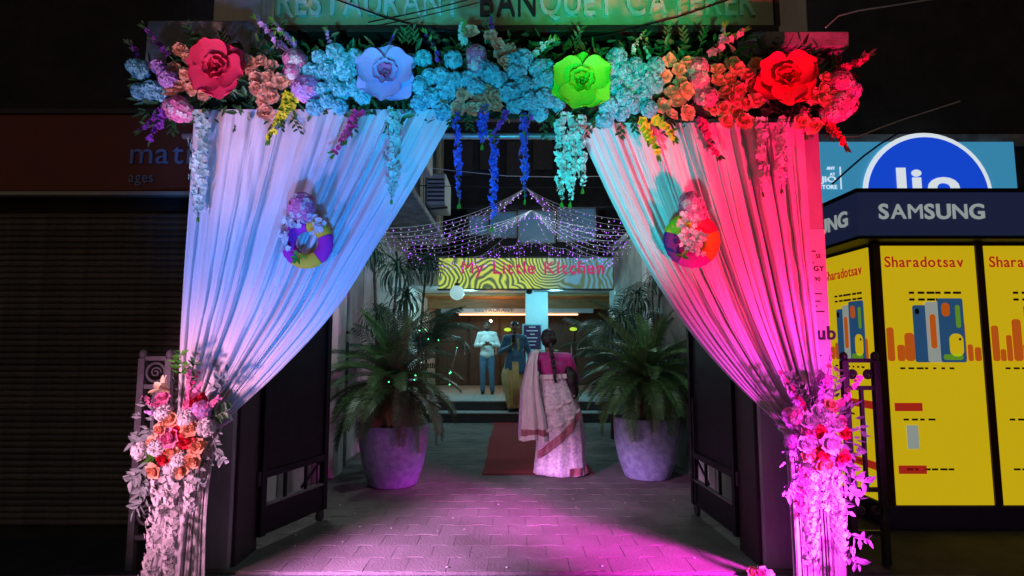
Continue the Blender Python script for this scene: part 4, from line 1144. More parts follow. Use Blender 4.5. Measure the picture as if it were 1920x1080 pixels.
# ------------------------------------------------------------------ tie-back bouquets
def bouquet(cx, cy, label, flowers, sprays, trails, leaves, seed, group):
    r = random.Random(seed)
    root = empty('bouquet', P(cx, cy, AY - .12), label, 'bouquet', group)
    for nm, ms, x, y, s in flowers:
        dx = (x - cx) / 90.0; dy = (cy - y) / 110.0
        put(nm, r.choice(ms), root, P(x, y, AY - .22 + .05 * (dx * dx + dy * dy) - r.random() * .02), quat_facing((dx * .7, -1, dy * .6 + r.uniform(-.1, .2)), r.random() * 6), s)
    for a, b, n, R, m, lm in sprays: spray(root, 'flower_spray', a, b, n, R, m, Y=AY - .19, leafm=lm, bend=r.uniform(-.02, .02), r=r)
    for (a, b, m, L_) in leaves:      # leafy twigs
        p0, p1 = P(*a, AY - .17), P(*b, AY - .20)
        g = MB(); n = 9
        pts = [p0 + (p1 - p0) * (i / n) + V((0, 0, -.03 * sin(pi * i / n) if b[1] > a[1] else .01)) for i in range(n + 1)]
        g.tube(pts, .0028, 4)
        for i in range(2, n + 1):
            ax = (pts[i] - pts[i - 1]).normalized()
            for sgn in ((-1, 1)[i % 2],) + (((1, -1)[i % 2],) if r.random() < .35 else ()):
                leaf_add(g, pts[i], ax * r.uniform(.2, 1.2) + ax.cross(V((0, 1, 0))) * sgn + V((0, r.uniform(-.6, .1), r.uniform(-.3, .1))), L_ * r.uniform(.6, 1.1), L_ * r.uniform(.40, .52), V((r.gauss(0, .9), -1, r.gauss(0, .9))))
        g.build('leafy_twig', m, root)
    for x, y0, y1, w, x2, m in trails:
        n = int((y1 - y0) / 7)
        pts = [P(x + (x2 - x) * i / n + 3 * sin(i * .5 + x), y0 + (y1 - y0) * i / n, AY - .17 - .02 * sin(i * .4)) for i in range(n + 1)]
        g = MB(); k = w * PXM(AY) / 2
        for i in range(n):
            for j in range(4):
                off = V((r.uniform(-1, 1) * k, -r.random() * k * .8, r.uniform(-.5, .5) * .02))
                floret_add(g, pts[i] + off, off * 2 + V((0, -.03, -.02)), .021 * r.uniform(.7, 1.25), r, 5)
        o = g.build('blossom_trail', m, root, smooth=True)
        g = MB(); g.tube(pts, .003, 4); g.build('stem', M_stem, o)
    g = MB()
    for k in range(170):
        a = r.uniform(0, 2 * pi); q = sqrt(r.random())
        x, y = cx + 78 * q * cos(a), cy + 100 * q * sin(a)
        leaf_add(g, P(x, y, AY - .13 - r.random() * .05), V((cos(a) + r.gauss(0, .5), -.5, -sin(a) + r.gauss(0, .5))), r.uniform(.035, .065), r.uniform(.014, .026), (r.gauss(0, .4), -1, r.gauss(0, .4)))
    g.build('foliage', M_leafg, root)['kind'] = 'stuff'
    return root
FL = [('rose', ROSE, 320, 787, 1.05), ('rose', ROSE, 357, 803, 1.05), ('rose', ROSE, 303, 805, .85), ('rose', ROSE, 289, 828, .85), ('rose', ROSE, 324, 845, .95), ('rose', ROSE, 369, 835, 1.0), ('rose', ROSE, 361, 862, 1.05), ('rose', ROSE, 291, 882, 1.0), ('rose', ROSE, 338, 880, 1.0),
      ('rose', ROSER, 335, 805, .85), ('rose', ROSER, 349, 826, 1.0), ('rose', ROSER, 309, 858, .95), ('carnation', CARNW, 386, 801, .85), ('carnation', CARNW, 350, 785, .8), ('carnation', CARNW, 296, 838, .85), ('carnation', CARNW, 308, 775, .8), ('rose', ROSEP, 320, 820, 1.25), ('carnation', CARNW, 264, 845, .8), ('carnation', CARNW, 322, 880, .7), ('carnation', CARNW, 336, 862, .7),
      ('rose', ROSER, 372, 752, 1.0), ('rose', ROSEP, 308, 748, .95), ('hydrangea', HYDL, 378, 768, .7)]
LS = [((356, 775), (352, 690), 12, .026, M_pink, None), ((350, 770), (380, 722), 11, .030, M_pink, None), ((372, 775), (412, 745), 10, .026, M_pink, None), ((320, 765), (270, 748), 10, .028, M_pink, None), ((318, 775), (276, 770), 7, .024, M_lilac, None), ((345, 770), (372, 700), 8, .018, M_hot, None)]
LV = [((345, 720), (338, 668), M_leafb, .075), ((352, 720), (366, 682), M_leaf, .06), ((385, 740), (425, 700), M_leafg, .07), ((390, 790), (432, 770), M_leaf, .07), ((395, 805), (420, 865), M_leafg, .06), ((300, 800), (252, 828), M_leafg, .07), ((285, 850), (246, 900), M_leafg, .08), ((300, 880), (252, 955), M_leafg, .08), ((360, 880), (382, 905), M_leafg, .06), ((305, 865), (285, 862), M_leafb, .06), ((278, 870), (262, 930), M_leafg, .07)]
LT = [(305, 890, 1090, 26, 278, M_white), (328, 890, 1085, 22, 312, M_white), (352, 890, 960, 15, 360, M_white)]
b1 = bouquet(330, 815, 'bouquet of peach and red roses with trailing white blossom tying the blue curtain', FL, LS, LT, LV, 5, 'tie-back bouquets')
o = P(318, 735, AY - .22); g = MB()      # a pale lily
lq = quat_facing((-.6, -.6, .6), 0)
for k in range(6): add_petal(g, [[lq @ V(p) + o for p in row] for row in petal_pts(.11, .045, 1.15, -.7, .2, k * pi / 3, 6, 4, (.004, 0), .02, k, .6)])
g.build('lily', mat('petal_cream', (.80, .68, .34), .6, .1, 20, col2=(.86, .78, .55), trans=.2), b1, smooth=True)
FR = [('rose', ROSEW, 1535, 772, 1.05), ('rose', ROSEW, 1516, 790, 1.05), ('rose', ROSEW, 1562, 795, 1.15), ('rose', ROSEW, 1553, 830, 1.35), ('rose', ROSEW, 1510, 832, 1.05), ('rose', ROSE, 1517, 850, 1.0), ('rose', ROSE, 1541, 868, 1.1), ('rose', ROSER, 1534, 808, .85), ('rose', ROSER, 1580, 812, .85), ('rose', ROSER, 1538, 848, 1.05), ('rose', ROSER, 1578, 855, .95), ('rose', ROSEP, 1570, 865, .9), ('rose', ROSEP, 1516, 808, .9), ('rose', ROSEP, 1575, 790, .8),
      ('hydrangea', HYD, 1488, 780, .75), ('hydrangea', HYDL, 1487, 830, .6), ('hydrangea', HYDL, 1546, 715, .6), ('carnation', CARNW, 1548, 785, .7), ('rose', ROSE, 1555, 760, .8)]
RS = [((1555, 780), (1612, 708), 13, .028, M_pink, None), ((1535, 775), (1540, 690), 12, .026, M_lilac, None), ((1530, 770), (1556, 664), 10, .022, M_pink, None), ((1515, 775), (1462, 700), 10, .022, M_hot, None), ((1500, 780), (1480, 735), 8, .024, M_lilac, None), ((1490, 800), (1470, 775), 7, .024, M_lilac, None), ((1500, 850), (1478, 850), 8, .02, M_lilac, None), ((1500, 890), (1476, 930), 9, .018, M_lilac, None)]
RV = [((1520, 760), (1475, 700), M_leafg, .05), ((1510, 770), (1495, 715), M_leaf, .06), ((1560, 860), (1625, 905), M_leafg, .07), ((1565, 870), (1610, 935), M_leafg, .07), ((1560, 880), (1590, 960), M_leafg, .07), ((1575, 840), (1600, 880), M_leafg, .06), ((1500, 870), (1480, 930), M_leafg, .06), ((1580, 985), (1625, 1010), M_leafg, .06), ((1575, 1010), (1612, 1058), M_leafg, .065), ((1560, 760), (1572, 700), M_leafg, .06)]
RT = [(1520, 880, 1060, 26, 1518, M_white), (1562, 880, 1060, 28, 1582, M_white), (1540, 880, 960, 26, 1545, M_white), (1508, 880, 970, 22, 1505, M_pink)]
bouquet(1538, 815, 'bouquet of pale roses with trailing blossom tying the magenta curtain', FR, RS, RT, RV, 6, 'tie-back bouquets')
# a few blooms dropped by the foot of the right pillar
fb = empty('fallen_blooms', P(1422, 1072, 3.82), 'small bunch of yellow and pink blooms lying at the foot of the right pillar', 'flowers')
for dx, dy, ms, sc in ((-.03, 0, ROSE, .8), (.03, .01, ROSEW, .8), (.0, -.02, ROSEP, .7), (.06, -.02, CARNW, .5)):
    z = -.012
    put('bloom', ms[0], fb, V((fb.location.x + dx, 3.82 + dy, z + .03)), quat_facing((dx * 5, -.8, .7), dx * 30), sc)
g = MB()
for k in range(5): leaf_add(g, (fb.location.x, 3.84, .0), V((fr.gauss(0, 1), fr.gauss(0, .5), .4)), .07, .03, (0, -.5, 1))
g.build('leaf', M_leafb, fb)
# ------------------------------------------------------------------ red carpet
a, b = P(904, 884, 6.75), P(1112, 884, 6.75)
cp = empty('red_carpet', (.3, 8.9, 0), 'plain dark red carpet runner leading up to the porch steps', 'carpet')
M_carpet = mat('carpet_red', (.26, .016, .022), .95, .25, 40, .5, 220)
def fc(u, v):
    return V((a.x + (b.x - a.x) * u + .012 * sin(v * 9) + .006 * sin(v * 31), 6.72 + 4.36 * v, .010 + .004 * (sin(u * 5 + v * 14) * .5 + .5)))
g = MB(); g.grid(fc, 24, 60)
g.build('pile', M_carpet, cp, smooth=True)
g = MB(); g.box((a.x, 6.705, .001), (b.x, 6.722, .013)); g.build('hem', mat('carpet_hem', (.09, .01, .012), .9), cp)

# ------------------------------------------------------------------ potted cycads
M_frond = mat('cycad_green', (.035, .11, .035), .40, .35, 8, col2=(.075, .17, .045), objvar=.3, trans=.12)
M_frondy = mat('cycad_yellowing', (.16, .13, .045), .5, .3, 8, objvar=.25, trans=.12)
M_palm = mat('palm_green', (.05, .115, .07), .4, .3, 8, objvar=.3, trans=.15)
M_trunk = mat('cycad_trunk', (.06, .045, .03), .85, .4, 25, .6, 60)
M_pot = mat('glazed_pot', (.30, .40, .52), .5, .35, 16, .3, 25, col2=(.16, .22, .32))
def frond_mesh(nm, L, elev, droop, n, leafL, leafW, m, vang=.5, hang=0.0, seed=0, fwd=.55):
    r = random.Random(seed); g = MB()
    pts = []; p = V((0, 0, 0)); ang = elev
    for i in range(15):
        pts.append(p.copy()); p = p + V((cos(ang), 0, sin(ang))) * (L / 14); ang -= droop / 14
    g.tube(pts, [.008 - .0005 * i for i in range(15)], 4)
    for k in range(n):
        t = .12 + .88 * k / n; i = min(int(t * 14), 13)
        q = pts[i] + (pts[i + 1] - pts[i]) * (t * 14 - i) if i < 14 else pts[-1]
        ax = (pts[min(i + 1, 14)] - pts[i]).normalized(); up = V((0, 1, 0)).cross(ax) * -1
        ll = leafL * (sin(pi * min(1, .18 + t * .80)) ** .6) * r.uniform(.88, 1.08)
        for sg in (-1, 1):
            d = (V((0, sg, 0)) + ax * (fwd + .5 * t) + up * vang + V((0, 0, -hang))).normalized()
            w = ax * leafW
            mid = q + d * ll * .55 + V((0, 0, -.06 * ll * hang))
            tip = q + d * ll + V((0, 0, -ll * (.12 + .5 * hang)))
            g.add([q - w * .4, q + w * .4, mid + w * .55, mid - w * .55, tip], [(0, 1, 2, 3), (3, 2, 4)])
    return g.mesh(nm, m)
CY = [frond_mesh('frond', .88, e, d, 30, .17, .021, M_frond, .35, 0, i, .45) for i, (e, d) in enumerate(((1.35, .7), (1.0, 1.15), (.65, 1.4), (.25, 1.5), (-.15, 1.5)))]
CYD = [frond_mesh('frond', .62, e, d, 22, .14, .022, M_frondy, .2, .25, i + 9, .45) for i, (e, d) in enumerate(((.1, 1.7), (-.35, 1.2)))]
def cycad(c, trunk_z, rim_z, label_p, label_c, seed, sc=1.0, dry=5):
    r = random.Random(seed)
    pot = empty('plant_pot', (c[0], c[1], 0), label_p, 'pot', 'large pots with cycads')
    g = MB(); prof = [(.225, 0.0), (.25, .015), (.318, .2), (.357, .42), (.365, rim_z - .05), (.365, rim_z), (.335, rim_z), (.325, rim_z - .06)]
    rg = []
    for rad, z in prof: rg.append([(c[0] + rad * cos(2 * pi * k / 40) * (1 + .006 * sin(3 * k)), c[1] + rad * sin(2 * pi * k / 40), z + .002) for k in range(40)])
    g.rings(rg, cap=True); g.build('body', M_pot, pot, smooth=True)
    g = MB(); g.lathe([(.33, rim_z - .055), (.2, rim_z - .04), (.01, rim_z - .03)], 24, (c[0], c[1], 0)); g.build('soil', mat('soil', (.03, .022, .016), .95, .4, 30, .6, 80), pot)
    cy = empty('cycad', (c[0], c[1], rim_z - .04), label_c, 'plant', 'cycads in the large pots')
    g = MB(); n = 10
    g.rings([[(c[0] + (.085 - .015 * i / n + .012 * ((i + k) % 2)) * cos(2 * pi * k / 14), c[1] + (.085 - .015 * i / n + .012 * ((i + k) % 2)) * sin(2 * pi * k / 14), rim_z - .05 + (trunk_z - rim_z + .05) * i / n) for k in range(14)] for i in range(n + 1)])
    g.build('trunk', M_trunk, cy)
    k = 0
    for tier, cnt in enumerate((7, 11, 14, 14, 11)):
        for j in range(cnt):
            az = 2 * pi * (j + .5 * (tier % 2)) / cnt + r.uniform(-.2, .2)
            put('frond', CY[tier], cy, (c[0], c[1], trunk_z - .015 * tier), Quaternion((0, 0, 1), az) @ Quaternion((0, 1, 0), r.uniform(-.14, .14)) @ Quaternion((1, 0, 0), r.uniform(-.3, .3)), sc * r.uniform(.86, 1.08))
    for j in range(dry):
        az = -pi / 2 + r.uniform(-1.3, 1.3)
        put('yellowing_frond', r.choice(CYD), cy, (c[0], c[1], trunk_z - .07), Quaternion((0, 0, 1), az) @ Quaternion((1, 0, 0), r.uniform(-.3, .3)), sc * r.uniform(.8, 1.0))
lp = P(733, 905, 6.15); rp_ = P(1218, 890, 6.5)
cycad((lp.x, 6.25), 1.06, .63, 'large speckled pot with blue sheen, left of the red carpet', 'spreading cycad with yellowing lower fronds in the left pot', 31, 1.0, 7)
cycad((rp_.x, 6.6), 1.12, .66, 'large pot with a magenta light streak, right of the red carpet', 'dark spreading cycad in the pot right of the red carpet', 32, .97, 2)

# ------------------------------------------------------------------ dracaenas, palms
def rosette_mesh(seed, n, L, W, m):
    r = random.Random(seed); g = MB()
    for k in range(n):
        az = k * 2.39996; e = 1.35 - 2.0 * (k / n) + r.uniform(-.15, .15); l = L * r.uniform(.75, 1.1)
        pts = []; p = V((0, 0, .0)); a = e
        for i in range(7):
            pts.append(p.copy()); p = p + V((cos(a) * cos(az), cos(a) * sin(az), sin(a))) * (l / 6); a -= .42
        s = V((-sin(az), cos(az), 0))
        vs = []
        for i, q in enumerate(pts):
            w = W * sin(pi * (.12 + .86 * i / 6)) / 2
            vs += [q - s * w, q + s * w]
        g.add(vs, [(2 * i, 2 * i + 1, 2 * i + 3, 2 * i + 2) for i in range(6)])
    return g.mesh('leaf_rosette', m)
ROS = [rosette_mesh(i, 70, .42, .024, M_palm) for i in range(3)]
def dracaena(base, heads, label, group='dracaenas against the walls'):
    d = empty('dracaena', base, label, 'plant', group)
    b = V(base)
    for (h, sc) in heads:
        h = V(h); mid = (b + h) / 2 + V((.05, 0, -.1))
        pts = [b, b + (mid - b) * .5 + V((0, 0, .1)), mid, (mid + h) / 2 + V((0, 0, .04)), h]
        g = MB(); g.tube(pts, [.026, .022, .019, .017, .015], 7); g.build('stem', M_trunk, d, smooth=True)
        put('leaf_rosette', random.choice(ROS), d, h, Quaternion((0, 0, 1), random.random() * 6), sc)
dracaena((-1.62, 6.95, 0), [(P(711, 592, 6.75), 1.0), (P(745, 505, 6.9), 1.15), (P(700, 470, 7.0), .9)], 'tall thin dracaena with drooping leaf tufts behind the left pot')
dracaena((-1.55, 8.3, 0), [(P(762, 560, 8.2), 1.1), (P(800, 495, 8.4), 1.1), (P(742, 640, 8.0), 1.0)], 'bushy dracaena against the left wall, farther in behind the blue lit frond')
dracaena((1.62, 7.7, 0), [(P(1196, 560, 7.6), 1.0), (P(1165, 600, 7.5), 1.0), (P(1240, 520, 7.8), 1.0)], 'dark dracaena behind the right pot')
AR = [frond_mesh('frond', 1.15, e, d, 26, .34, .020, M_palm, .25, .35, 40 + i, .8) for i, (e, d) in enumerate(((1.35, 1.2), (1.1, 1.7), (.8, 1.9)))]
def areca(base, h, n, sc, label, seed, group='areca palms along the passage', tilt=0):
    r = random.Random(seed); p = empty('areca_palm', base, label, 'palm', group)
    b = V(base)
    for k in range(3):
        o = V((r.uniform(-.1, .1), r.uniform(-.1, .1), 0))
        g = MB(); g.tube([b + o, b + o * 1.5 + V((0, 0, h * .5)), b + o * 2 + V((0, 0, h))], [.03, .024, .018], 7); g.build('trunk', M_trunk, p, smooth=True)
    for k in range(n):
        az = 2 * pi * k / n + r.uniform(-.3, .3)
        put('frond', AR[k % 3], p, b + V((r.uniform(-.08, .08), r.uniform(-.08, .08), h - r.uniform(0, .25))), Quaternion((0, 0, 1), az) @ Quaternion((1, 0, 0), r.uniform(-.4, .4)), sc * r.uniform(.8, 1.1))
areca((-1.35, 9.0, 0), 1.45, 14, .95, 'areca palm beside the left wall near the porch steps', 3)
areca((-1.55, 7.4, 0), 1.3, 13, .85, 'areca palm with a broad arching frond between the left pot and the porch', 4)
areca((1.55, 9.2, 0), 1.25, 14, .9, 'areca palm beside the right wall near the porch steps', 5)
areca((1.72, 7.2, 0), 1.1, 11, .75, 'low areca palm squeezed between the right cycad and the wall', 8)
areca((1.62, 8.2, 0), 1.6, 12, .85, 'tall areca palm rising behind the right cycad', 6)
# tiny lights strung in the left plants
def led_string(pts, m, label, nm='plant_light_string', R=.0065, group=None):
    e = empty(nm, pts[0], label, 'fairy lights', group)
    g = MB(); g.tube(pts, .0022, 4); g.build('wire', M_dark_metal, e)
    g = MB()
    for p in pts: g.sphere(p, R, 6, 4)
    tag(g.build('bulbs', m, e), kind='stuff')
    return e
M_gled = mat('green_led', (.1, .9, .4), .5, 0, 1, emit=(.10, 1.0, .35), estr=4)
led_string([P(x, y, Yv) for x, y, Yv in ((729, 716, 5.75), (777, 712, 5.7), (779, 704, 5.75), (790, 680, 6.6), (787, 620, 6.9), (798, 618, 7.0), (803, 636, 7.0), (822, 638, 7.1), (843, 721, 5.75), (857, 652, 8.5), (843, 700, 5.8), (845, 698, 5.8))], M_gled, 'wire of tiny green lights wound through the left plants')

# ------------------------------------------------------------------ fairy lights over the passage
M_bulb = mat('fairy_bulb', (.9, .8, .9), .5, 0, 1, emit=(.75, .55, 1.0), estr=.8)
M_bulbp = mat('fairy_bulb_violet', (.5, .2, .9), .5, 0, 1, emit=(.42, .10, 1.0), estr=2.6)
M_wire = mat('clear_wire', (.55, .55, .58), .35)
def catenary(a, b, sag, n):
    a, b = V(a), V(b)
    return [a + (b - a) * (i / n) + V((0, 0, -sag * 4 * (i / n) * (1 - i / n))) for i in range(n + 1)]
def fairy(a, b, sag, n, label, mixv=.25, seed=0, drop=.0):
    r = random.Random(seed); e = empty('fairy_light_string', a, label, 'fairy lights', 'fairy light strings over the passage')
    pts = catenary(a, b, sag, n)
    g = MB(); g.tube(pts, .0034, 4); 
    hang = []
    for p in pts[1:-1]:
        q = p + V((r.uniform(-.02, .02), r.uniform(-.02, .02), -r.uniform(.015, .05) - drop * r.random()))
        g.tube([p, q], .0016, 3, cap=False); hang.append(q)
        if drop:
            for k in range(2): hang.append(p + (q - p) * r.random() + V((r.uniform(-.02, .02), 0, 0)))
    g.build('wire', M_wire, e)
    w, v = MB(), MB()
    for q in hang: (v if r.random() < mixv else w).sphere(q, r.choice((.005, .006, .008, .010)), 5, 3)
    if w.v: tag(w.build('white_bulbs', M_bulb, e), kind='stuff')
    if v.v: tag(v.build('violet_bulbs', M_bulbp, e), kind='stuff')
pk1, pk2 = P(986, 352, 8.2), P(997, 394, 10.3)
ORD = ['first', 'second', 'third', 'fourth', 'fifth', 'sixth', 'seventh', 'eighth']
for k in range(6):
    fairy(pk1, P(706 + 3 * k, 428 + 8 * k, 7.0 + .5 * k), .16 + .03 * k, 21, ORD[k] + ' fairy light string from the arch, nearer peak to left wall', .45, k)
for k in range(6):
    fairy(pk1, P(1215 - 6 * k, 412 + 12 * k, 7.2 + .5 * k), .14 + .03 * k, 20, ORD[k] + ' fairy light string from the arch, nearer peak to right wall', .5, k + 20)
for k in range(6):
    fairy(pk2, P(740 + 4 * k, 442 + 7 * k, 8.4 + .45 * k), .14 + .04 * k, 20, ORD[k] + ' fairy light string from the arch, farther peak to left wall', .7, k + 40)
for k in range(6):
    fairy(pk2, P(1190 - 3 * k, 430 + 10 * k, 8.4 + .45 * k), .12 + .04 * k, 19, ORD[k] + ' fairy light string from the arch, farther peak to right wall', .8, k + 60)
for k, (x, y) in enumerate(((905, 478), (960, 470), (1040, 468), (1100, 476))):
    fairy(pk2, P(x, y, 11.3), .05, 8, ORD[k] + ' string from the palm side, farther peak down to the name sign', .8, k + 80)
ed = [(742, 452), (800, 488), (880, 482), (940, 462), (1000, 448), (1060, 466), (1120, 482), (1184, 488)]
for k in range(len(ed) - 1):
    fairy(P(*ed[k], 11.2), P(*ed[k + 1], 11.2), .05, 13, ORD[k] + ' swag of violet fairy lights from the left wall along the name sign', .93, k + 90, drop=.22)
g = MB(); pl = empty('support_wire', pk2 - V((0, 0, .02)), 'thin cross wires carrying the fairy light peaks between the walls', 'cable')
g.tube([P(700, 386, 10.3), pk2, P(1230, 384, 10.3)], .006, 5); g.build('carrier_wire', M_dark_metal, pl)
g = MB(); g.tube([P(640, 345, 8.2), pk1, P(1290, 350, 8.2)], .006, 5); g.build('carrier_wire', M_dark_metal, pl)

# ------------------------------------------------------------------ iron railings at both sides
def railing(pxa, pxb, ytop, Yv, m, label, nring, bars, name='railing'):
    A, B = P(pxa, ytop, Yv), P(pxb, ytop, Yv)
    zt = A.z; r = empty(name, ((A.x + B.x) / 2, Yv, -.1), label, 'railing', 'iron railings beside the arch')
    def bar(nm, a, b, w=.022, d=.022):
        g = MB(); g.bar(a, b, w, d, up=(0, 1, 0)); return g.build(nm, m, r)
    bar('post', (A.x, Yv, -.1), (A.x, Yv, zt), .045, .045); bar('post', (B.x, Yv, -.1), (B.x, Yv, zt), .045, .045)
    for z in (zt, zt - .20, .42, .12): bar('rail', (A.x + .023, Yv, z), (B.x - .023, Yv, z), .03, .03)
    for k in range(bars):
        x = A.x + (B.x - A.x) * (k + 1) / (bars + 1); bar('baluster', (x, Yv, .435), (x, Yv, zt - .215), .024, .024)
    wd = (B.x - A.x) / nring
    for k in range(nring):
        for z in (zt - .10, .27):
            c = V((A.x + wd * (k + .5), Yv, z)); rr = min(wd / 2 - .03, .082 if z > 1 else .13)
            g = MB(); g.tube([c + V((rr * cos(t * 2 * pi / 20), 0, rr * sin(t * 2 * pi / 20))) for t in range(21)], .011, 6, cap=False)
            sp = [c + V((rr * .6 * (1 - t / 26) * cos(t * .42), 0, rr * .6 * (1 - t / 26) * sin(t * .42))) for t in range(22)]
            g.tube(sp, .007, 5); g.build('scroll', m, r, smooth=True)
    for x in (A.x, B.x):
        g = MB(); g.sphere((x, Yv, zt + .03), .028, 10, 6, (1, 1, 1.3)); g.build('finial', m, r, smooth=True)
M_iron_grey = mat('grey_painted_iron', (.16, .16, .19), .5, .25, 12, .2, 50)
railing(269, 319, 672, 4.2, M_iron_grey, 'grey iron railing with a scroll behind the left bouquet', 1, 1)
railing(1582, 1640, 676, 4.3, M_dark_metal, 'black iron railing with rings before the yellow posters', 2, 1)

# ------------------------------------------------------------------ overhead cables
def cable(pts, R, label, m=None):
    pts = [V(p) for p in pts]
    e = tag(MB().tube(pts, R, 5).build('overhead_cable', m or M_black_metal, None, origin=pts[0]), label, 'cable', 'overhead cables')
cable([P(x, y, 3.86) for x, y in ((600, -12), (660, 10), (720, 32), (780, 48), (830, 57), (900, 62))], .006, 'thick black cable sagging across the word on the left of the sign board')
cable([P(x, y, 3.85) for x, y in ((690, 42), (760, 28), (830, 12), (900, -6))], .004, 'thin cable rising across the sign board before the dark letters')
cable([P(x, y, 3.84) for x, y in ((700, 50), (780, 34), (870, 12), (930, -4))], .003, 'thinnest cable rising across the sign board')
cable([P(x, y, 3.86) for x, y in ((1080, 75), (1140, 66), (1200, 50), (1270, 32), (1365, 0), (1400, -14))], .006, 'black cable climbing across the last word of the sign board')
cable([P(x, y, 6.6) for x, y in ((1560, 345), (1590, 318), (1620, 292), (1650, 270), (1690, 246))], .012, 'black cable slanting in front of the lit hoarding')
cable([P(x, y, 5.0) for x, y in ((1560, 258), (1610, 256), (1650, 240), (1700, 222), (1800, 190))], .006, 'pale cable running above the booth from the garland', M_wire)
cable([P(x, y, 5.2) for x, y in ((1548, 52), (1572, 30), (1610, 20), (1690, 8), (1800, -10))], .007, 'grey cable curling off the ledge into the dark', M_wire)
cable([P(x, y, 8.0) for x, y in ((780, 312), (850, 320), (950, 330), (1050, 332), (1150, 330))], .005, 'thin wire stretched across the passage behind the blue strands', M_wire)

# ------------------------------------------------------------------ petals and scraps dropped on the paving
g = MB(); r = random.Random(12)
for k in range(30):
    x, y = r.uniform(-1.7, 1.6), 3.95 + 3.2 * r.random() ** 1.6
    a = r.uniform(0, 6.28); w = r.uniform(.006, .016); z = .006
    g.add([(x + w * cos(a), y + w * sin(a), z), (x - w * .6 * sin(a), y + w * .6 * cos(a), z + .004), (x - w * cos(a), y - w * sin(a), z), (x + w * .6 * sin(a), y - w * .6 * cos(a), z + .003)], [(0, 1, 2, 3)])
tag(g.build('fallen_petals', M_white), 'scattered pale petals and scraps on the paving inside the gate', 'petals', kind='stuff')
# ------------------------------------------------------------------ people
M_skin = mat('skin_brown', (.17, .085, .05), .5, .12, 10)
M_hair = mat('black_hair', (.008, .007, .007), .4, .3, 30, .4, 90, stretch=(1, 1, .2))
M_eye = mat('eye_dark', (.01, .008, .008), .2)
M_lip = mat('lip', (.14, .05, .045), .45)
def hand(parts, wrist, d, up, side, curl=.6, s=1.0):
    """palm, four fingers and a thumb; d points along the hand, side towards the thumb"""
    w, d, up, side = V(wrist), V(d).normalized(), V(up).normalized(), V(side).normalized()
    parts.append((w, w + d * .075 * s, .028 * s, .034 * s))
    for k, (L_, o) in enumerate(((.066, .027), (.074, .010), (.068, -.008), (.052, -.025))):
        b = w + d * .085 * s + side * o * s
        m = b + (d * cos(curl) + up * sin(curl)) * L_ * .5 * s
        e = m + (d * cos(curl * 2) + up * sin(curl * 2)) * L_ * .5 * s
        parts.append((b, m, .0095 * s, .009 * s)); parts.append((m, e, .009 * s, .0075 * s))
    t0 = w + d * .03 * s + side * .03 * s
    t1 = t0 + (d * .6 + side * .8).normalized() * .04 * s
    parts.append((t0, t1, .012 * s, .010 * s)); parts.append((t1, t1 + (d + up * .4).normalized() * .03 * s, .010 * s, .008 * s))
def head_parts(c, f, s=1.0):
    """head, neck root, nose, ears, chin; f is where the face looks (unit, level)"""
    c, f = V(c), V(f); r = f.cross(V((0, 0, 1)))
    return [(tuple(c), (.076 * s, .092 * s, .105 * s)), (tuple(c + f * .022 * s + V((0, 0, -.055 * s))), (.058 * s, .066 * s, .06 * s)),
            (c + f * .088 * s + V((0, 0, .012 * s)), c + f * .104 * s + V((0, 0, -.018 * s)), .009 * s, .015 * s),
            (tuple(c + r * .078 * s + V((0, 0, -.008 * s))), (.012 * s, .018 * s, .030 * s)), (tuple(c - r * .078 * s + V((0, 0, -.008 * s))), (.012 * s, .018 * s, .030 * s)),
            (c + f * .075 * s + V((0, 0, -.06 * s)), c + f * .078 * s + V((0, 0, -.085 * s)), .022 * s, .02 * s)]
def face(root, o, c, f, s=1.0):
    c, f = V(c), V(f); r = f.cross(V((0, 0, 1)))
    g = MB()
    for sg in (-1, 1): g.sphere(o + c + f * .083 * s + r * .032 * s * sg + V((0, 0, .012 * s)), .011 * s, 8, 6, (1.3, .6, .7))
    g.build('eyes', M_eye, root, smooth=True)
    g = MB()
    for sg in (-1, 1): g.tube([o + c + f * .088 * s + r * q * s * sg + V((0, 0, z * s)) for q, z in ((.012, .030), (.030, .036), (.048, .028))], .005 * s, 5)
    g.build('eyebrows', M_hair, root)
    g = MB(); g.sphere(o + c + f * .096 * s + V((0, 0, -.047 * s)), .02 * s, 10, 6, (1.1, .5, .35)); g.build('mouth', M_lip, root, smooth=True)
def shell(nm, parts, vox, m, root, o, it=4):
    me = blob(parts, vox, it, m, nm); me.materials.clear(); me.materials.append(m)
    return put(nm, me, root, o)
def loft(nm, levels, m, root, o, folds=14, amp=.02, n=84, seed=0, closed=True, ampf=None):
    """cloth tube: levels are (z, cx, cy, rx, ry)"""
    r = random.Random(seed); ph = [r.uniform(0, 6.28) for _ in range(4)]
    rg = []
    for i, (z, cx, cy, rx, ry) in enumerate(levels):
        t = i / (len(levels) - 1); row = []
        A = (ampf(t) if ampf else t) * amp
        for k in range(n):
            a = 2 * pi * k / n
            fold = (abs(sin(a * folds / 2 + ph[0] + .7 * t * sin(2 * a + ph[3]))) - .5) + .6 * sin(a * (folds // 3) + ph[1] + t * 2) + .3 * sin(a * folds * 1.7 + ph[2])
            row.append(V((cx + (rx + A * fold) * cos(a), cy + (ry + A * fold) * sin(a), z)) + o)
        rg.append(row)
    g = MB(); g.rings(rg, cap=True); return g.build(nm, m, root, smooth=True)

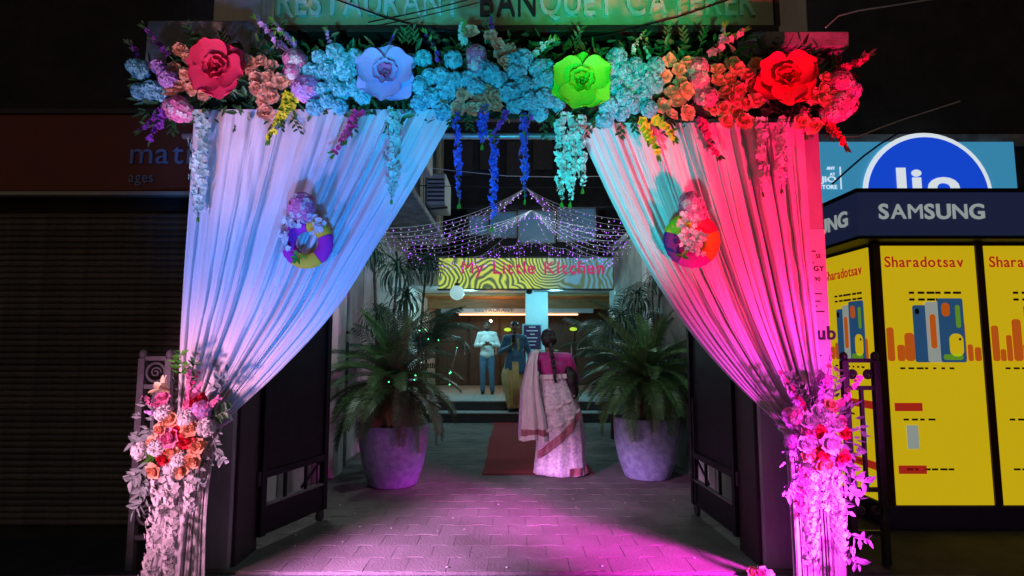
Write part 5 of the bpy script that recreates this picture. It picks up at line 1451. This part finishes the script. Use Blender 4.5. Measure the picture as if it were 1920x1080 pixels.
# --- woman in a sari, seen from behind, walking up the carpet
wo = V((P(1048, 893, 6.6).x, 6.75, 0.012)); ks_ = .00615
def W(px, py, y=0.0): return V(((px - 1048) * ks_, y, (893 - py) * ks_))
wm = empty('person', wo, 'woman in a white sari and magenta blouse walking away over the red carpet', 'person', None)
hc = W(1032, 646, .05); fd = V((-.08, .995, 0))
sh_l, sh_r = W(1011, 682, .02), W(1068, 683, .02)
el_r, wr_r = W(1084, 722, .06), W(1068, 742, .20)
el_l, wr_l = W(993, 728, .08), W(1000, 750, .25)
body = head_parts(hc, fd, .98) + [(hc + V((0, -.01, -.07)), W(1038, 680, .01), .050, .056), (W(1039, 685, 0), sh_l, .075, .055), (W(1039, 685, 0), sh_r, .075, .055),
    (tuple(W(1039, 702, .01)), (.155, .105, .14)), (tuple(W(1040, 728, .01)), (.150, .11, .11)), (tuple(W(1042, 758, .0)), (.185, .135, .13)),
    (sh_r, el_r, .056, .046), (el_r, wr_r, .043, .030), (sh_l, el_l, .056, .046), (el_l, wr_l, .043, .030),
    (W(1028, 765), W(1036, 825, .03), .095, .062), (W(1036, 825, .03), W(1036, 878, .02), .055, .038), (W(1056, 765), W(1062, 825, -.03), .095, .062), (W(1062, 825, -.03), W(1062, 880, -.06), .055, .038),
    (W(1036, 886, .02), W(1035, 887, .15), .035, .03), (W(1062, 887, -.06), W(1063, 887, .07), .035, .03)]
hand(body, wr_r, (-.2, .8, .1), (0, 0, 1), (-1, .1, 0), .7, .92); hand(body, wr_l, (.1, .9, -.2), (0, 0, 1), (1, 0, 0), .5, .92)
shell('body', body, .010, M_skin, wm, wo)
face(wm, wo, hc, fd, .98)
M_blouse = mat('blouse_magenta', (.42, .025, .24), .6, .12, 12, .15, 60, sheen=.3)
M_sari = mat('sari_white_silk', (.40, .32, .50), .38, .14, 34, .35, 30, col2=(.88, .86, .82), sheen=.4)
M_sari2 = mat('sari_pallu_silk', (.82, .78, .78), .35, .12, 22, .35, 40, col2=(.62, .50, .58), sheen=.4, stretch=(6, 1, .4))
M_border = mat('sari_border', (.26, .04, .10), .45, .25, 60, .2, 80, col2=(.40, .20, .20))
shell('blouse', [(W(1039, 684, 0), sh_l, .088, .070), (W(1039, 684, 0), sh_r, .088, .070), (tuple(W(1039, 700, .008)), (.172, .122, .125)), (tuple(W(1040, 716, .008)), (.160, .120, .085)),
      (sh_r, el_r, .070, .058), (el_r, el_r + (wr_r - el_r) * .45, .056, .050), (sh_l, el_l, .070, .058), (el_l, el_l + (wr_l - el_l) * .4, .056, .05)], .011, M_blouse, wm, wo)
hairp = [(tuple(hc + V((0, -.018, .018))), (.092, .098, .105)), (tuple(hc + V((.012, -.085, -.015))), (.085, .055, .075)), (tuple(hc + V((0, -.05, -.05))), (.075, .06, .05))]
shell('hair', hairp, .009, M_hair, wm, wo)
g = MB(); bp = [hc + V((.02, -.11, -.05)), W(1036, 672, -.125), W(1039, 690, -.135), W(1041, 705, -.145), W(1042, 718, -.165), W(1043, 728, -.175)]
br = []
for i in range(len(bp) - 1):
    for j in range(7):
        t = j / 7; br.append(bp[i] + (bp[i + 1] - bp[i]) * t)
g.tube([wo + p for p in br], [(.026 - .0003 * i) * (1 + .22 * sin(i * 1.5)) for i in range(len(br))], 8); g.build('braid', M_hair, wm, smooth=True)
def swp(t): return .25 + .75 * t
loft('sari_skirt', [((893 - y) * ks_, (x - 1048) * ks_, .0, rx, ry) for y, x, rx, ry in ((714, 1040, .158, .122), (725, 1041, .172, .13), (745, 1043, .215, .165), (765, 1044, .245, .185), (790, 1047, .268, .21), (815, 1051, .268, .215), (840, 1053, .266, .222), (865, 1052, .272, .232), (884, 1052, .285, .245), (892, 1052, .292, .25))], M_sari, wm, wo, 7, .026, 132, 4, ampf=swp)
# borders wound round the skirt: a sweeping diagonal band and the hem
def band(nm, fz, th, rk, a0, a1, m):
    g = MB(); n = 60
    lv = [(714, 1040, .158, .122), (745, 1043, .215, .165), (765, 1044, .245, .185), (790, 1047, .268, .21), (840, 1053, .266, .222), (892, 1052, .292, .25)]
    def at(y):
        for i in range(len(lv) - 1):
            if y <= lv[i + 1][0] or i == len(lv) - 2:
                t = (y - lv[i][0]) / (lv[i + 1][0] - lv[i][0]); return [p + (q - p) * t for p, q in zip(lv[i][1:], lv[i + 1][1:])]
    def fn(u, v):
        a = a0 + (a1 - a0) * u; y = fz(u) + th * (v - .5)
        x, rx, ry = at(min(max(y, 714), 892))
        w = .017 + .012 * sin(a * 13 + y * .05)
        return wo + V(((x - 1048) * ks_ + (rx + w + rk) * cos(a), (ry + w + rk) * sin(a), (893 - y) * ks_))
    g.grid(fn, n, 4); return g.build(nm, m, wm, smooth=True)
band('sari_border', lambda u: 856 - 88 * u ** 1.15, 15, .010, -pi * .83, -pi * .06, M_border)
band('sari_fold', lambda u: 822 - 52 * u, 5, .012, -pi * .80, -pi * .08, M_sari2)
band('sari_fold', lambda u: 786 - 40 * u, 4, .008, -pi * .78, -pi * .08, M_sari2)
band('hem_border', lambda u: 884, 13, .006, -pi * .42, pi * .1, M_border)
band('sari_waist', lambda u: 717 - 3 * u, 8, .004, -pi * .95, -pi * .05, M_sari2)
# pallu: over the left shoulder and down the back
pk = [(0, 1014, 666, .07), (.08, 1006, 670, -.04), (.2, 1001, 690, -.13), (.45, 998, 740, -.20), (.72, 1003, 790, -.245), (1, 1006, 828, -.25)]
wk = [(0, 14, 0), (.08, 16, 0), (.2, 20, 0), (.45, 34, 0), (.72, 48, 0), (1, 54, 0)]
def pal(u, v, off=0.0):
    for i in range(len(pk) - 1):
        if v <= pk[i + 1][0] or i == len(pk) - 2:
            t = (v - pk[i][0]) / (pk[i + 1][0] - pk[i][0]); x, y, d = [p + (q - p) * t for p, q in zip(pk[i][1:], pk[i + 1][1:])]
            w = wk[i][1] + (wk[i + 1][1] - wk[i][1]) * t; break
    fold = (abs(sin(u * 8 + .6 + .5 * v)) - .5) * .050 + .016 * sin(u * 21 + v * 3)
    lean = -4 * v
    return wo + W(x + (u - .5) * w + lean, y + (2 * sin(u * 9) if v > .9 else 0), d - fold * (.4 + .6 * v) + .12 * (u - .5) ** 2 * (1 if v > .1 else 0) + .10 * max(0, .35 - u) * v - off)
g = MB(); g.grid(lambda u, v: pal(u, v * .86), 60, 46); g.build('pallu', M_sari2, wm, smooth=True)
g = MB(); g.grid(lambda u, v: pal(u, .86 + .075 * v), 60, 5); g.build('pallu_border', M_border, wm, smooth=True)
g = MB(); g.grid(lambda u, v: pal(u, .935 + .065 * v), 60, 5); g.build('pallu_end', M_sari2, wm, smooth=True)
g = MB(); g.grid(lambda u, v: pal(.0 - .02 + .1 * u, v * .95, .004), 6, 40); g.build('pallu_edge', mat('pallu_edge', (.50, .34, .55), .4, .2, 30), wm, smooth=True)
# black bag on her right forearm
bgo = wo + W(1076, 716, -.02)
bag = empty('handbag', bgo - V((0, 0, .2)), 'furry black bag hanging from the crook of the woman\'s arm', 'bag')
me = blob([(tuple(W(1075, 722, -.05)), (.075, .06, .11)), (tuple(W(1078, 742, -.045)), (.060, .055, .10)), (tuple(W(1070, 708, -.03)), (.05, .05, .07))], .012, 3, M_hair, 'bag_body'); me.materials.clear(); me.materials.append(M_hair)
put('bag_body', me, bag, wo)
g = MB(); rb = random.Random(4)
for k in range(260):
    t = rb.random(); c = W(1074 + 4 * t, 706 + 42 * t, -.05); d = V((rb.gauss(0, 1), rb.gauss(0, .7) - .4, rb.gauss(0, .7))).normalized()
    p = wo + c + V((d.x * .068, d.y * .06, d.z * .08)); g.tri(p - V((.004, 0, 0)), p + V((.004, 0, 0)), p + d * .022 + V((0, 0, -.02)))
tag(g.build('fur', M_hair, bag), kind='stuff')

# --- two men
def man(root, o, s, lean, pose, shirt, f=(0, -1, 0), belly=0.0):
    """pose gives elbows, wrists, knees and ankles; returns nothing; everything in metres for a 1.75 m man"""
    f = V(f)
    def q(p): return V(p) * s
    hc = q((lean, -.015, 1.635))
    b = head_parts(hc, f, s) + [(q((lean, .0, 1.56)), q((0, 0, 1.46)), .052 * s, .06 * s)]
    for sg in (-1, 1):
        k = 0 if sg < 0 else 1
        sh = q((sg * .175, .0, 1.42)); el = q(pose['el'][k]); wr = q(pose['wr'][k])
        b += [(q((0, 0, 1.43)), sh, .075 * s, .058 * s), (sh, el, .052 * s, .042 * s), (el, wr, .040 * s, .028 * s)]
        hand(b, wr, pose['hd'][k], (0, 0, 1), (-sg, 0, .3), .9, s)
        hp = q((sg * .09, 0, .90)); kn = q(pose['kn'][k]); an = q(pose['an'][k])
        b += [(hp, kn, .085 * s, .058 * s), (kn, an, .054 * s, .038 * s), (an + V((0, 0, -.03 * s)), an + V((0, -.13 * s, -.045 * s)), .036 * s, .030 * s)]
    b += [((0, 0, 1.28 * s), (.155 * s, .105 * s, .19 * s)), ((0, -belly * .5 * s, 1.06 * s), ((.14 + belly * .4) * s, (.10 + belly) * s, .15 * s)), ((0, 0, .93 * s), (.155 * s, .115 * s, .11 * s))]
    shell('body', b, .011, M_skin, root, o)
    face(root, o, hc, f, s)
    tp = [((0, 0, 1.28 * s), (.178 * s, .125 * s, .19 * s)), ((0, -belly * .5 * s, 1.06 * s), ((.165 + belly * .4) * s, (.125 + belly) * s, .17 * s)), ((0, -belly * .2 * s, .95 * s), ((.178 + belly * .3) * s, (.135 + belly * .6) * s, .13 * s))]
    for sg in (-1, 1):
        k = 0 if sg < 0 else 1
        sh = q((sg * .175, .0, 1.42)); el = q(pose['el'][k]); wr = q(pose['wr'][k])
        tp += [(q((0, 0, 1.43)), sh, .088 * s, .073 * s), (sh, el, .066 * s, .056 * s), (el, el + (wr - el) * pose['sl'], .054 * s, .045 * s)]
    shell(shirt[0], tp, .012, shirt[1], root, o)
    hp_ = [(tuple(hc + q((0, .018, .048))), (.087 * s, .100 * s, .080 * s)), (tuple(hc + q((0, .045, -.005))), (.084 * s, .066 * s, .085 * s))]
    shell('hair', hp_, .010, M_hair, root, o)
    return hc
m1 = V((P(913, 737, 13.0).x, 13.0, .382)); s1 = .925
p1 = empty('person', m1, 'man in a pale sweatshirt and blue jeans looking down at his hands on the porch', 'person')
pose = dict(el=[(-.27, .02, 1.16), (.27, .02, 1.16)], wr=[(-.055, -.20, 1.17), (.075, -.20, 1.18)], hd=[(.7, -.4, .1), (-.7, -.4, .1)], kn=[(-.10, -.02, .49), (.11, -.03, .49)], an=[(-.10, .0, .085), (.13, .0, .085)], sl=.75)
M_swt = mat('pale_sweatshirt', (.62, .66, .64), .8, .1, 8, .3, 30)
M_jean = mat('blue_denim', (.07, .14, .22), .8, .25, 20, .25, 90)
hc1 = man(p1, m1, s1, 0, pose, ('sweatshirt', M_swt))
def trousers(root, o, s, pose, m):
    tp = [((0, 0, .93 * s), (.168 * s, .128 * s, .10 * s))]
    for sg in (-1, 1):
        k = 0 if sg < 0 else 1
        hp = V((sg * .085, 0, .88)) * s; kn = V(pose['kn'][k]) * s; an = V(pose['an'][k]) * s
        tp += [(hp, kn, .100 * s, .074 * s), (kn, an, .070 * s, .060 * s)]
    shell('jeans', tp, .011, m, root, o)
trousers(p1, m1, s1, pose, M_jean)
for sg, k in ((-1, 0), (1, 1)):
    an = V(pose['an'][k]) * s1
    shell('shoe', [(an + V((0, .03, -.035)), an + V((0, -.13, -.045)), .045, .036)], .008, M_dark_wall, p1, m1)
shell('beard', [(tuple(hc1 + V((0, -.045, -.075))), (.058, .05, .045))], .009, M_hair, p1, m1)
ph = empty('phone', m1 + V((0, -.27, 1.12)), 'small dark phone in the hands of the man in the pale sweatshirt', 'phone')
g = MB(); c = m1 + V((.01, -.27, 1.13)); g.box((c.x - .035, c.y - .06, c.z), (c.x + .035, c.y + .07, c.z + .012), .004); g.build('case', M_black_metal, ph)

m2 = V((P(966, 772, 11.25).x, 11.3, .192)); s2 = .985
p2_ = empty('person', m2, 'man in a blue kurta and golden dhoti coming down the porch steps', 'person')
pose2 = dict(el=[(-.29, .03, 1.15), (.28, .05, 1.13)], wr=[(-.06, -.25, 1.27), (.30, -.06, .92)], hd=[(.3, -.5, .5), (0, -.1, -1)], kn=[(-.09, -.10, .50), (.10, .02, .50)], an=[(-.10, -.02, .085), (.11, .14, .085)], sl=.85)
M_kurta = mat('blue_kurta', (.025, .11, .20), .6, .2, 9, .3, 30, sheen=.3)
hc2 = man(p2_, m2, s2, -.01, pose2, ('kurta', M_kurta), belly=.05)
lv = [((1.06 - .06 * i) * s2, 0, -.02, (.185 + .010 * i) * s2, (.165 + .006 * i) * s2) for i in range(5)]
lv[-1] = (.80 * s2, .02, -.02, .225 * s2, .19 * s2)
loft('kurta_skirt', lv + [(.74 * s2, .05, -.03, .20 * s2, .18 * s2)], M_kurta, p2_, m2, 9, .014, 60, 3)
M_dhoti = mat('golden_dhoti', (.52, .38, .12), .42, .25, 9, .3, 40, col2=(.62, .48, .2), sheen=.3)
loft('dhoti', [(z * s2, x, -.01, rx * s2, ry * s2) for z, x, rx, ry in ((.93, 0, .17, .14), (.82, -.02, .215, .17), (.70, -.03, .235, .19), (.55, -.03, .225, .19), (.40, -.02, .20, .18), (.25, -.02, .17, .16), (.12, -.01, .15, .15), (.07, -.01, .145, .15))], M_dhoti, p2_, m2, 11, .035, 96, 8, ampf=swp)
g = MB(); 
for k in range(5):
    x = -.05 + .025 * k; g.tube([m2 + V((x, -.20, .95)), m2 + V((x + .015, -.215, .6)), m2 + V((x + .03, -.20, .16))], [.012, .018, .020], 6)
g.build('dhoti_pleats', M_dhoti, p2_, smooth=True)
for sg in (-1, 1):
    g = MB(); g.add([m2 + V((sg * .03, -.118, 1.40)), m2 + V((sg * .075, -.112, 1.41)), m2 + V((sg * .085, -.152, 1.20)), m2 + V((sg * .045, -.16, 1.14))], [(0, 1, 2, 3)] if sg > 0 else [(3, 2, 1, 0)])
    g.build('embroidered_panel', mat('kurta_gold_trim', (.22, .26, .10), .5, .4, 60), p2_)
for k in (0, 1):
    an = V(pose2['an'][k]) * s2
    shell('shoe', [(an + V((0, .03, -.035)), an + V((0, -.14, -.045)), .048, .038)], .008, M_dark_wall, p2_, m2)
shell('moustache', [(hc2 + V((-.025, -.095, -.035)), hc2 + V((.025, -.095, -.035)), .009, .009)], .005, M_hair, p2_, m2, 1)
g = MB(); c = m2 + V((-.03, -.36, 1.36)); g.box((c.x - .035, c.y - .006, c.z - .04), (c.x + .035, c.y + .006, c.z + .10), .004)
ph2 = empty('phone', c, 'small dark phone held up by the man in the blue kurta', 'phone'); g.build('case', M_black_metal, ph2)
